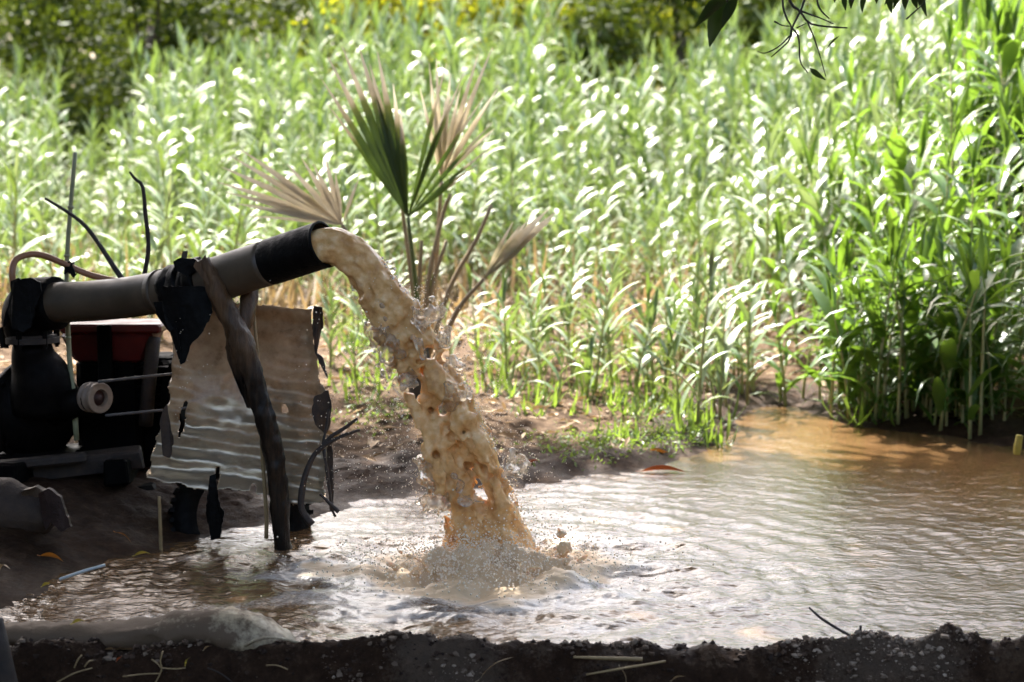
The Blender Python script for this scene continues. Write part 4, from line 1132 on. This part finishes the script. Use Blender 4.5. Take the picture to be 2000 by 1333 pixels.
# worn tyre half-buried below the sheet ----------------------------------------------
TY = thing('old_tyre', at(470, 1045, 5.3), 'old black ribbed tyre half buried in mud beneath the iron sheet', 'tyre')
tc0 = at(470, 1010, 5.42)
mb = MB(); mb.lathe(tc0, (.25, -.9, .25), [(-.07, .15), (-.075, .19), (-.05, .225), (.05, .225), (.075, .19), (.07, .15), (-.07, .15)], 48); mb.F.pop(48, None); mb.build('carcass', M['black_rub'], TY)
axt = np.array([.25, -.9, .25]); axt /= np.linalg.norm(axt)
A_ = np.cross(axt, [0, 0, 1.]); A_ /= np.linalg.norm(A_); B_ = np.cross(axt, A_)
for k in range(44):
    a = k * 2 * math.pi / 44
    rd = math.cos(a) * A_ + math.sin(a) * B_; tn = np.cross(axt, rd)
    rot = np.stack([axt, tn, rd], 1)
    MB().box(tc0 + rd * .228, (.12, .014, .014), rot).build('tread_rib', M['black_rub'], TY, smooth=False)

# cloth sack on the left bank --------------------------------------------------------------
def blob_sack(name, label, centers, rads, mat, squash=(1, 1, 1), seed=0, h=.012, cat='sack'):
    c = np.array(centers, float); lo = (c - np.max(rads) * 2.3).min(0); hi = (c + np.max(rads) * 2.3).max(0)
    f = Field(lo, hi, h)
    for q, r_ in zip(c, rads): f.ball(q, r_)
    f.noise([(.16, .06, seed), (.09, .025, seed + 1)])
    V, F = f.mesh()
    t = thing(name, (c[:, 0].mean(), c[:, 1].mean(), c[:, 2].min() - .05), label, cat)
    link('sack_body', raw_mesh('sack_body', V - ORIG[t], F), mat, t)
    return t
M['sackbrown'] = simple('brown_sack', (.02, .011, .006), (.06, .034, .018), 12, .75, bump=.6, bdist=.01)
cs = [at(x_, y_, 5.05) for x_, y_ in ((-60, 1000), (-20, 1000), (20, 998), (60, 1002), (85, 1010))]
blob_sack('soil_sack', 'brown mud-stained sack lying under the skid at the left edge', cs, [.07, .075, .07, .05, .035], M['sackbrown'], seed=90)
CR = thing('crumpled_plastic', at(105, 1030, 5.0), 'crumpled dark red brown plastic wrap beside the brown sack', 'plastic')
ragged('fold', [(75, 965), (95, 955), (118, 970), (124, 990), (138, 1030), (120, 1040), (100, 1020), (90, 1035), (80, 1005)], 4.98, .02, simple('dark_plastic', (.02, .010, .008), (.055, .028, .02), 18, .3, .5, bump=.6, bdist=.01), CR, .05, 71, 6)
ragged('fold', [(40, 960), (70, 952), (90, 962), (84, 990), (60, 985), (42, 975)], 5.0, .03, simple('tan_plastic', (.10, .065, .04), (.18, .13, .085), 18, .4, .6, bump=.6, bdist=.01), CR, .05, 72, 6)

# ------------------------------------------------------------------ white sandbag on the dam
m, nt, p = new_mat('muddy_white_sack')
f1 = noise_n(nt, 9, 7, .7); f2 = noise_n(nt, 60, 5, .7)
geo = nt.nodes.new('ShaderNodeNewGeometry'); sz = nt.nodes.new('ShaderNodeSeparateXYZ'); tc = nt.nodes.new('ShaderNodeTexCoord'); nt.links.new(tc.outputs['Object'], sz.inputs[0])
dirt = ramp(nt, math_n(nt, 'ADD', math_n(nt, 'ADD', f1, math_n(nt, 'MULTIPLY', math_n(nt, 'SUBTRACT', f2, .5), .35)), math_n(nt, 'MULTIPLY', sz.outputs[0], -.9)), [(.22, (0,) * 3), (.44, (1,) * 3)])
nt.links.new(mixc(nt, dirt, (.46, .37, .23), (.095, .060, .032)), p.inputs['Base Color'])
nt.links.new(mixc(nt, dirt, (.38,) * 3, (.8,) * 3), p.inputs['Roughness'])
b1 = bump_n(nt, p, f1, .3, .01); bump_n(nt, p, f2, .5, .004, b1)
M['sandbag'] = m
sb = spline([at(-40, 1245, 4.10), at(80, 1243, 4.10), at(180, 1242, 4.10), at(280, 1235, 4.10), at(370, 1228, 4.10), at(450, 1230, 4.10), at(520, 1242, 4.09), at(575, 1257, 4.09)], 60)
tt = np.linspace(0, 1, 60)
rv = np.interp(tt, [0, .2, .4, .55, .7, .82, .92, .98, 1], [.025, .028, .036, .047, .052, .048, .034, .016, .006])
mb = MB(); n_ = 28; Vv = []
ang = np.linspace(0, 2 * math.pi, n_, endpoint=False)
for q, r_ in zip(sb, rv):
    Vv.append(q + np.stack([0 * ang, np.cos(ang) * (r_ * 1.5 + .012), np.sin(ang) * r_], -1))
Vv = np.concatenate(Vv); Vv = Vv + (.008 * fbm(Vv * 14, 3, 95) + .004 * fbm(Vv * 50, 2, 96))[:, None] * np.array([.3, 1, 1])
mb.add(Vv, [(k * n_ + j, k * n_ + (j + 1) % n_, (k + 1) * n_ + (j + 1) % n_, (k + 1) * n_ + j) for k in range(59) for j in range(n_)] + [tuple(range(n_ - 1, -1, -1)), tuple(59 * n_ + j for j in range(n_))])
SBG = thing('sandbag', sb[30] - [0, 0, .05], 'long pale sandbag smeared with mud lying on the dam at lower left', 'sandbag')
mb.build('bag_body', M['sandbag'], SBG)
MB().tube(spline([at(478, 1262, 4.005), at(495, 1252, 4.0), at(525, 1246, 4.0), at(555, 1249, 4.01), at(586, 1256, 4.03)], 20), .0035, 8).build('seam', M['sandbag'], SBG)

# soil clods on the dam ------------------------------------------------------------
rng = np.random.default_rng(77)
ico_v = []; 
import bmesh
bm = bmesh.new(); bmesh.ops.create_icosphere(bm, subdivisions=1, radius=1); ICV = np.array([v.co for v in bm.verts]); ICF = np.array([[v.index for v in f.verts] for f in bm.faces]); bm.free()
def scatter_balls(C, r, rough, rng, squash=1.0):
    n = len(C)
    V = ICV[None] * (1 + rough * rng.normal(size=(n, len(ICV), 1))) * np.asarray(r)[:, None, None]
    V[..., 2] *= squash
    V = V + C[:, None]
    F = ICF[None] + (np.arange(n) * len(ICV))[:, None, None]
    return V.reshape(-1, 3), F.reshape(-1, 3)
n = 16000
x = rng.uniform(-1.45, 1.55, n); y = rng.uniform(3.86, 4.10, n)
dens = fbm(xyz(x, y) * np.array([3.2, 6, 0]), 2, 78)
cpx = 1000 + x / y * FPX
chk_ = np.exp(-((cpx - 880) / 150) ** 2) + np.exp(-((cpx - 1770) / 190) ** 2) + .5 * np.exp(-((cpx - 1200) / 110) ** 2) + .35 * np.exp(-((cpx - 80) / 120) ** 2) + .9 * fbm(xyz(x, y) * np.array([7, 12, 0]), 3, 79)
k_ = (chk_ > .45) | (rng.random(n) < .25)
x, y, chk_ = x[k_], y[k_], chk_[k_]
z = terrain(x, y)
r_ = .0014 + .0085 * rng.random(len(x)) ** 5
V, F = scatter_balls(np.stack([x, y, z + r_ * .2], -1), r_, .32, rng, .7)
m, nt, p = new_mat('pale_clod')
geo = nt.nodes.new('ShaderNodeNewGeometry')
v_ = math_n(nt, 'ADD', math_n(nt, 'MULTIPLY', geo.outputs['Random Per Island'], .55), math_n(nt, 'MULTIPLY', attr_n(nt, 'chalk'), .55))
nt.links.new(ramp(nt, v_, [(.30, (.020, .010, .005)), (.55, (.055, .031, .018)), (.8, (.16, .115, .078)), (1.0, (.34, .265, .195))]), p.inputs['Base Color'])
p.inputs['Roughness'].default_value = .8; p.inputs['Specular IOR Level'].default_value = .3
bump_n(nt, p, noise_n(nt, 160, 4, .7), .6, .003)
CLOD_ATTR = np.repeat(np.clip(chk_, 0, 1), len(ICV))
o = link('soil_clods', raw_mesh('soil_clods', V, F, False), m); attr(o.data, 'chalk', CLOD_ATTR); tag(o, 'crumbly dark and chalky soil clods covering the dam', 'soil clods', kind='stuff')

# ------------------------------------------------------------------ single fallen leaves, twigs, canes
def flat_leaf(name, label, a, b, wpx, Y, mat, group=None, tilt=.35, lift=0, curl=.12, cat='leaf'):
    A_, B_ = at(*a, Y), at(*b, Y - .01)
    t = thing(name, A_, label, cat, group)
    V, F = leaf_blade(A_, B_, wpx / FPX * Y, (0, -1, tilt), .25, curl, 9, .85)
    mb = MB(); mb.add(V, F); mb.build('blade', mat, t)
    d = A_ + (A_ - B_) * .12
    MB().tube(np.linspace(A_, d, 4), .0012, 5).build('leaf_stalk', mat, t)
M['l_orange'] = leaf_mat('orange_leaf', [(0, (.38, .12, .015)), (1, (.48, .18, .03))], .4, .15, (.5, .2, .02))
M['l_yellow'] = leaf_mat('yellow_leaf', [(0, (.42, .32, .05)), (1, (.5, .4, .08))], .4, .2, (.5, .45, .05))
M['l_red'] = leaf_mat('red_leaf', [(0, (.26, .055, .02)), (1, (.32, .08, .03))], .45, .15, (.4, .1, .02))
M['l_tan'] = leaf_mat('tan_leaf', [(0, (.36, .25, .14)), (1, (.46, .34, .2))], .45, .15, (.4, .3, .15))
flat_leaf('fallen_leaf', 'orange fallen leaf on the dark left mud bank', (78, 1086), (124, 1098), 20, 4.66, M['l_orange'], tilt=.9)
flat_leaf('fallen_leaf', 'rusty curled leaf at the mud edge below the engine', (225, 1040), (256, 1060), 10, 4.86, M['l_orange'], tilt=.7)
flat_leaf('fallen_leaf', 'yellow orange leaf beside the short yellow cane', (262, 1086), (294, 1082), 12, 4.86, M['l_yellow'], tilt=.8)
flat_leaf('fallen_leaf', 'pale curled leaf at the left picture edge on the mud', (-6, 1128), (20, 1112), 14, 4.55, M['l_tan'], tilt=.6, curl=.5)
flat_leaf('fallen_leaf', 'small yellow leaf floating beside the pale plastic strip', (82, 1146), (100, 1140), 10, 4.55, M['l_yellow'], tilt=.9)
flat_leaf('fallen_leaf', 'yellow leaf on top of the sandbag', (140, 1219), (166, 1213), 10, 4.08, M['l_yellow'], tilt=.9)
flat_leaf('fallen_leaf', 'red brown leaf floating at the far water edge', (1252, 921), (1338, 922), 13, 6.42, M['l_red'], tilt=1.5)
flat_leaf('fallen_leaf', 'reddish leaf lying on the grey far bank right of the jet', (1022, 902), (1078, 916), 13, 6.42, M['l_red'], tilt=1.5)
flat_leaf('fallen_leaf', 'pale orange leaf on the bank above the floating red leaf', (1258, 888), (1304, 884), 15, 6.75, M['l_orange'], tilt=1.4)
flat_leaf('fallen_leaf', 'orange leaf on the far bank left of the jet', (722, 862), (775, 850), 16, 7.0, M['l_orange'], tilt=1.2)
flat_leaf('fallen_leaf', 'yellow leaf on the far bank left of the jet', (700, 846), (722, 850), 13, 7.1, M['l_yellow'], tilt=1.2)
flat_leaf('fallen_leaf', 'small red leaf on the grey mud left of the jet', (762, 906), (790, 912), 9, 6.5, M['l_red'], tilt=1.2)
flat_leaf('fallen_leaf', 'dark red leaf at the grass edge right of the jet', (920, 806), (960, 800), 15, 7.6, M['l_red'], tilt=1.2)
flat_leaf('fallen_leaf', 'orange leaf among grass right of the jet', (1080, 872), (1110, 880), 14, 6.9, M['l_orange'], tilt=1.2)
flat_leaf('dry_leaf', 'long twisted tan leaf standing on the dam at bottom centre', (936, 1328), (1003, 1284), 16, 3.93, M['l_tan'], tilt=.3, curl=.1)
flat_leaf('dry_leaf', 'thin pale leaf hanging on the dam under the cane pieces', (1210, 1303), (1222, 1340), 14, 3.92, M['l_tan'], tilt=.3)
flat_leaf('dry_leaf', 'pale dry leaf at the bottom edge right of centre', (1312, 1330), (1338, 1322), 12, 3.92, M['l_tan'], tilt=.6)
flat_leaf('dry_leaf', 'small pale leaf scrap below the right end of the sandbag', (398, 1270), (415, 1262), 9, 3.95, M['l_tan'], tilt=.5)
flat_leaf('dry_leaf', 'yellowish leaf scrap lying below the sandbag', (362, 1300), (372, 1284), 8, 3.93, M['l_yellow'], tilt=.5)
flat_leaf('dry_leaf', 'reddish leaf scrap below the middle of the sandbag', (228, 1292), (240, 1282), 9, 3.93, M['l_red'], tilt=.5)
stick('cane_piece', 'broken straw coloured cane lying on the dam at bottom right of centre', [(1120, 1284, 3.96), (1185, 1286, 3.96), (1255, 1288, 3.96)], (5, 8, 8), M['cane'], 'cane')
stick('cane_piece', 'longer thin cane lying slanted below the straw coloured one', [(1145, 1318, 3.93), (1215, 1306, 3.93), (1300, 1292, 3.95)], (4, 5, 5), M['cane'], 'cane')
stick('dark_twig', 'dark twig sticking up from the dam against the bright water', [(1580, 1187, 4.02), (1600, 1205, 4.02), (1630, 1225, 4.02), (1660, 1242, 4.02)], (4, 6, 6), M['stick'], 'twig')
stick('dark_twig', 'short dark stub on the mound right of the twig', [(1681, 1222, 4.02), (1680, 1240, 4.02)], (5, 7), M['stick'], 'twig')
wt = thing('pale_twig', at(310, 1310, 3.92), 'pale branching dead twig on the soil below the sandbag', 'twig')
for k, pl in enumerate(([(318, 1272), (313, 1292), (316, 1306), (310, 1322), (302, 1336)], [(296, 1288), (307, 1296), (314, 1305)], [(316, 1305), (340, 1307), (362, 1305)], [(240, 1322), (280, 1317), (312, 1316)])):
    stick('', '', [(a, b, 3.92) for a, b in pl], (3, 2.4), M['cane'], parent=wt, part='branch', n=10)
for k, (a, b, lab) in enumerate((((145, 1305), (160, 1280), 'small dry stalk standing left below the sandbag'), ((165, 1303), (182, 1290), 'second small dry stalk below the sandbag'), ((405, 1305), (455, 1334), 'brown root curving on the soil below the sandbag end'), ((520, 1300), (562, 1308), 'thin brown straw on the dark soil right of the sandbag'), ((110, 1334), (180, 1305), 'long thin straw at lower left on the soil'))):
    stick('dry_straw', lab, [(*a, 3.93), ((a[0] + b[0]) / 2, (a[1] + b[1]) / 2 - 4, 3.93), (*b, 3.93)], (3, 3), M['cane'] if k != 2 else M['stick_b'], 'straw', n=8)
MB_ = thing('wooden_stump', at(5, 1330, 3.85), 'brown wooden stake at the lower left corner', 'stake')
MB().tube([at(-12, 1210, 3.86), at(0, 1270, 3.86), at(12, 1345, 3.86), at(18, 1400, 3.86)], [.02, .024, .03, .034], 12, rough=.12, seed=3).build('shaft', M['stick_b'], MB_)
M['whitepl'] = simple('pale_plastic', (.38, .42, .42), (.5, .54, .54), 20, .3, bump=.1)
stick('plastic_strip', 'pale grey plastic strip lying at the left water edge', [(116, 1132, 4.62), (160, 1117, 4.66), (205, 1104, 4.7)], (6, 7, 6), M['whitepl'], 'plastic strip')
st = stick('wooden_stake', 'yellow topped short stake at the right edge of the pool', [(1992, 850, 6.6), (1988, 872, 6.6), (1986, 888, 6.6)], (14, 16, 14), M['l_yellow'], 'stake')

# ------------------------------------------------------------------ the muddy jet
rng = np.random.default_rng(404)
m, nt, p = new_mat('muddy_jet')
f1 = noise_n(nt, 22, 5, .6)
nt.links.new(ramp(nt, f1, [(.30, (.52, .255, .085)), (.52, (.76, .455, .185)), (.72, (.92, .68, .39))]), p.inputs['Base Color'])
p.inputs['Roughness'].default_value = .09; p.inputs['IOR'].default_value = 1.33
p.inputs['Subsurface Weight'].default_value = .30
p.inputs['Subsurface Radius'].default_value = (.8, .6, .42); p.inputs['Subsurface Scale'].default_value = .018
bump_n(nt, p, noise_n(nt, 75, 5, .65), .5, .006)
M['jet'] = m
m, nt, p = new_mat('clear_film')
tr = nt.nodes.new('ShaderNodeBsdfTransparent'); tr.inputs[0].default_value = (.98, .95, .90, 1)
p.inputs['Base Color'].default_value = (.85, .70, .52, 1); p.inputs['Roughness'].default_value = .08
tl = nt.nodes.new('ShaderNodeBsdfTranslucent'); tl.inputs[0].default_value = (.92, .80, .62, 1)
m0 = nt.nodes.new('ShaderNodeMixShader'); m0.inputs[0].default_value = .5
nt.links.new(p.outputs[0], m0.inputs[1]); nt.links.new(tl.outputs[0], m0.inputs[2])
m1 = nt.nodes.new('ShaderNodeMixShader')
nt.links.new(ramp(nt, noise_n(nt, 28, 4, .6), [(.40, (.06,) * 3), (.66, (.60,) * 3)]), m1.inputs[0])
nt.links.new(tr.outputs[0], m1.inputs[1]); nt.links.new(m0.outputs[0], m1.inputs[2])
gl = nt.nodes.new('ShaderNodeBsdfGlossy'); gl.inputs['Roughness'].default_value = .04
fr = nt.nodes.new('ShaderNodeFresnel'); fr.inputs[0].default_value = 1.5
bb = nt.nodes.new('ShaderNodeBump'); bb.inputs['Strength'].default_value = .4; bb.inputs['Distance'].default_value = .006
nt.links.new(noise_n(nt, 60, 4, .6), bb.inputs['Height'])
for q_ in (gl, fr, p): nt.links.new(bb.outputs[0], q_.inputs['Normal'])
m2 = nt.nodes.new('ShaderNodeMixShader'); nt.links.new(math_n(nt, 'MULTIPLY', fr.outputs[0], .75), m2.inputs[0])
nt.links.new(m1.outputs[0], m2.inputs[1]); nt.links.new(gl.outputs[0], m2.inputs[2])
nt.links.new(m2.outputs[0], nt.nodes['Material Output'].inputs[0])
M['clear'] = m
m, nt, p = new_mat('unused_clear')
p.inputs['Base Color'].default_value = (1, .94, .84, 1); p.inputs['Transmission Weight'].default_value = 1
p.inputs['Roughness'].default_value = .02; p.inputs['IOR'].default_value = 1.33
bpy.data.materials.remove(m)
m, nt, p = new_mat('thin_bubble')
tr = nt.nodes.new('ShaderNodeBsdfTransparent'); tr.inputs[0].default_value = (.97, .93, .86, 1)
gl = nt.nodes.new('ShaderNodeBsdfGlossy'); gl.inputs['Roughness'].default_value = .03
fr = nt.nodes.new('ShaderNodeFresnel'); fr.inputs[0].default_value = 1.45
mx = nt.nodes.new('ShaderNodeMixShader'); nt.links.new(fr.outputs[0], mx.inputs[0])
nt.links.new(tr.outputs[0], mx.inputs[1]); nt.links.new(gl.outputs[0], mx.inputs[2]); nt.links.new(mx.outputs[0], nt.nodes['Material Output'].inputs[0])
M['bubble'] = m

jp = [(605, 487), (640, 478), (672, 488), (705, 515), (738, 560), (768, 612), (796, 665), (822, 720), (848, 775), (870, 828), (892, 880), (912, 930), (930, 980), (944, 1025), (955, 1075), (960, 1105)]
jw = [74, 76, 76, 78, 84, 100, 124, 142, 144, 134, 142, 152, 150, 152, 162, 172]
JY = np.linspace(5.0, 5.04, len(jp))
NS = 150
JC = spline([at(a, b, y_) for (a, b), y_ in zip(jp, JY)], NS)
JR = np.interp(np.linspace(0, 1, NS), np.linspace(0, 1, len(jw)), jw) / 645. / 2
T_ = np.gradient(JC, axis=0); T_ /= np.linalg.norm(T_, axis=1)[:, None]
NB = np.array([0., 1, 0]); NA = np.cross(T_, NB); NA /= np.linalg.norm(NA, axis=1)[:, None]
if NA[40][0] < 0: NA = -NA        # NA points right / up across the jet
lo = np.array([JC[:, 0].min() - .12, 4.84, -.05]); hi = np.array([JC[:, 0].max() + .14, 5.2, JC[:, 2].max() + .10])
core = Field(lo, hi, .0037)
clear = Field(lo, hi, .0042)
def jpos(s, a, b):
    i = min(int(s * (NS - 1)), NS - 1)
    return JC[i] + NA[i] * a * JR[i] + NB * b * JR[i]
nst = 11
for k in range(nst):
    th = 2 * math.pi * k / nst + rng.normal() * .2
    tw_ = rng.uniform(-2.5, 2.5); ph_ = rng.uniform(0, 9)
    for i in range(0, NS):
        s = i / (NS - 1)
        spread = .50 + .22 * sstep(.25, .6, s)
        rs = JR[i] * (.50 - .20 * sstep(.2, .5, s))
        md_ = 1 + .45 * math.sin(s * 19 + ph_) * sstep(.15, .4, s) + .15 * rng.normal()
        if md_ < .35: continue
        a_ = th + tw_ * s
        rad_ = spread * (1 + .25 * math.sin(s * 11 + ph_ * 2))
        core.ball(jpos(s, math.cos(a_) * rad_, math.sin(a_) * rad_ * .8), rs * md_ * .66, .115)
# a thick central rope
for i in range(0, NS):
    s = i / (NS - 1)
    core.ball(jpos(s, .18 * math.sin(s * 14) - .05, .1 * math.sin(s * 9 + 1)), JR[i] * (.70 - .30 * sstep(.25, .5, s) + .34 * sstep(.78, .92, s)) * .75, .11)
# ligaments and rims of the burst bubbles
def ring(s, a, b, r, rr_, tilt):
    c = jpos(s, a, b)
    i = min(int(s * (NS - 1)), NS - 1)
    u_ = NA[i] * math.cos(tilt) + NB * math.sin(tilt); w_ = T_[i]
    for q in np.linspace(0, 2 * math.pi, 26, endpoint=False):
        core.ball(c + (u_ * math.cos(q) * r + w_ * math.sin(q) * r * 1.25), rr_ * (1 + .5 * math.sin(q * 2 + s * 40)), .8)
bub = []
for k in range(4):
    s = rng.uniform(.34, .93); sg = rng.choice([-1, 1]); a = sg * rng.uniform(.62, 1.08); b = rng.uniform(-.9, .4)
    r_ = rng.uniform(.014, .034)
    bub.append((s, a, b, r_))
for (qx, qy, r_) in ((748, 655, .04), (742, 708, .036), (850, 612, .035), (868, 660, .03), (905, 765, .03), (893, 712, .026), (800, 748, .032), (872, 792, .026), (845, 985, .04), (1003, 905, .045), (845, 935, .025), (770, 690, .03)):
    c = at(qx, qy, 4.96)
    s = int(np.argmin(np.linalg.norm(JC - c, axis=1)))
    a = float(np.dot(c - JC[s], NA[s]) / JR[s])
    bub.append((s / (NS - 1), a, -.6, r_))
# see-through holes
for (qx, qy, r_) in ((802, 752, .024), (868, 800, .018), (755, 690, .02), (838, 690, .016), (985, 900, .016), (820, 612, .012), (905, 845, .012), (850, 890, .012)):
    for yy in np.arange(4.86, 5.2, .01): core.ball(at(qx, qy, yy), r_, -.55, 1.7)
mk = (core.F > .08) & (core.F < 3.0)
pp = np.argwhere(mk) * core.h + core.lo
sub = np.arange(0, NS, 3); best = np.full(len(pp), 1e9); si = np.zeros(len(pp), int)
for i in sub:
    dd = ((pp - JC[i]) ** 2).sum(1); up_m = dd < best; best[up_m] = dd[up_m]; si[up_m] = i
sv_ = si / (NS - 1)
rel = pp - JC[si]
arc = np.concatenate([[0], np.cumsum(np.linalg.norm(np.diff(JC, axis=0), axis=1))])
along = arc[si] + (rel * T_[si]).sum(1)
stc = .62 + .12 * sstep(.25, .6, sv_)
jc_ = np.stack([along * stc, (rel * NA[si]).sum(1), rel[:, 1]], -1)
add_ = (.44 + .16 * (1 - sstep(.1, .3, sv_))) * vnoise(jc_ / .026, 1) + .30 * vnoise(jc_ / .012, 2) + .12 * vnoise(jc_ / .006, 3)
tear = sstep(.30, .5, sv_) * (1 - .75 * sstep(.78, .92, sv_))
add_ = add_ - tear * (1.8 * np.clip(vnoise(jc_ / .030, 5) - .18, 0, 1) + .35 * np.clip(vnoise(jc_ / .015, 6) - .35, 0, 1))
core.F[mk] += add_
core.blur(1)
V, F = core.mesh()
JET = thing('water_jet', (SPL[0], SPL[1], 0), 'gushing muddy tan water jet pouring from the pipe mouth into the pool', 'water jet')
link('jet_core', raw_mesh('jet_core', V - ORIG[JET], F), M['jet'], JET)
# clear lobes wrapped around the core
for (s, a, b, r_) in bub: clear.ball(jpos(s, a * .95, b), r_ * .85, .9)
for k in range(26):
    s0_ = rng.uniform(.26, .95); th = rng.uniform(0, 2 * math.pi); rad_ = rng.uniform(.72, 1.05); r_ = rng.uniform(.009, .021)
    for j in range(5):
        s = min(s0_ + j * r_ * .8, .99)
        clear.ball(jpos(s, math.cos(th) * rad_, math.sin(th) * rad_ * .8), r_ * (1 - .12 * abs(j - 2)), .42)
clear.noise([(.60, .030, 7), (.34, .014, 8)]); clear.blur(1)
V, F = clear.mesh()
link('clear_film', raw_mesh('clear_film', V - ORIG[JET], F), M['clear'], JET)['kind'] = 'stuff'
# ------------------------------------------------------------------ splash where it lands
sc0 = np.array([SPL[0], SPL[1], 0])
spf = Field(sc0 + [-.42, -.34, -.03], sc0 + [.42, .34, .19], .005)
for k in range(170):
    th = rng.uniform(0, 6.28); rr_ = abs(rng.normal()) * .10
    q = sc0 + [math.cos(th) * rr_ * 1.35 + .01, math.sin(th) * rr_, 0]
    hmax = .08 * math.exp(-(rr_ / .13) ** 2) + .004
    q[2] = rng.uniform(-.01, hmax); spf.ball(q, rng.uniform(.006, .016), .34)
for k in range(14):      # sheets and ligaments thrown outward
    th = rng.uniform(0, 6.28); r0 = rng.uniform(.05, .2); ln = rng.uniform(.02, .09)
    hh = rng.uniform(.02, .08) * (1.25 if math.cos(th) > 0 else .75)
    tgt = spf
    for t in np.linspace(0, 1, 10):
        q = sc0 + np.array([math.cos(th) * (r0 + ln * t) * 1.35, math.sin(th) * (r0 + ln * t), .008 + hh * t * (1.6 - .7 * t)]) + rng.normal(size=3) * .002
        tgt.ball(q, .009 * (1 - .65 * t) + .002, .5)
for (qx, qy) in ((1100, 1052), (1108, 1075), (1095, 1090), (770, 1135), (800, 1120), (735, 1130), (840, 1080)):
    for j in range(9): spf.ball(at(qx, qy, SPL[1]) + rng.normal(size=3) * np.array([.014, .014, .018]), rng.uniform(.006, .013), .7)
spf.noise([(.34, .034, 11), (.22, .015, 12), (.08, .008, 13)]); spf.blur(1)
V, F = spf.mesh()
m, nt, p = new_mat('splash_froth')
f1 = noise_n(nt, 40, 5, .65)
nt.links.new(ramp(nt, f1, [(.3, (.58, .38, .20)), (.55, (.72, .54, .34)), (.75, (.82, .70, .54))]), p.inputs['Base Color'])
p.inputs['Roughness'].default_value = .25; p.inputs['IOR'].default_value = 1.33
p.inputs['Subsurface Weight'].default_value = .6; p.inputs['Subsurface Radius'].default_value = (1, .6, .35); p.inputs['Subsurface Scale'].default_value = .015
bump_n(nt, p, noise_n(nt, 130, 4, .7), .7, .004)
M['froth'] = m
SP = thing('splash', sc0, 'frothy tan splash crown where the jet hits the pool', 'splash')
link('froth_crown', raw_mesh('froth_crown', V - ORIG[SP], F), m, SP)
# flying droplets --------------------------------------------------------------------
Cs, Rs = [], []
def drops(n, f):
    for k in range(n):
        c, r_ = f(); Cs.append(c); Rs.append(r_)
drops(650, lambda: ((lambda s, sg: jpos(s, sg * rng.uniform(.86, 1.12), rng.normal() * .5))(rng.uniform(.22, .98), 1 if rng.random() < .55 else -1), .0014 + .0042 * rng.random() ** 3))
drops(1700, lambda: ((lambda s, sg: jpos(s, sg * (1.0 + abs(rng.normal()) * .55), rng.normal() * .9))(rng.uniform(.3, 1) , 1 if rng.random() < .62 else -1), rng.uniform(.0009, .0026)))
drops(620, lambda: (at(rng.normal(700, 55), rng.uniform(540, 960), 5.0 + rng.normal() * .12), rng.uniform(.0009, .0021)))
drops(6500, lambda: ((lambda th, rr_: sc0 + np.array([math.cos(th) * rr_ * 1.35, math.sin(th) * rr_, abs(rng.normal()) * .06 * math.exp(-rr_ * 2) + .010]))(rng.uniform(0, 6.28), .03 + abs(rng.normal()) * .17), .0009 + .0032 * rng.random() ** 2.5))
drops(160, lambda: (at(rng.normal(1050, 60), rng.uniform(990, 1090), SPL[1] + rng.normal() * .1), rng.uniform(.0009, .003)))
drops(36, lambda: (at(rng.choice([408, 352, 360, 353]) + rng.normal() * 6, rng.uniform(610, 830), 5.12), rng.uniform(.0008, .002)))
drops(120, lambda: (at(rng.normal(830, 60), rng.uniform(450, 580), 5.0 + rng.normal() * .08), rng.uniform(.0005, .0012)))
V, F = scatter_balls(np.array(Cs), np.array(Rs), .08, rng)
m, nt, p = new_mat('droplet')
p.inputs['Base Color'].default_value = (.96, .84, .66, 1); p.inputs['Transmission Weight'].default_value = .12
p.inputs['Roughness'].default_value = .05; p.inputs['IOR'].default_value = 1.33
o = link('flying_droplets', raw_mesh('flying_droplets', V, F), m); tag(o, 'tiny water droplets flying around jet and splash', 'droplets', kind='stuff')
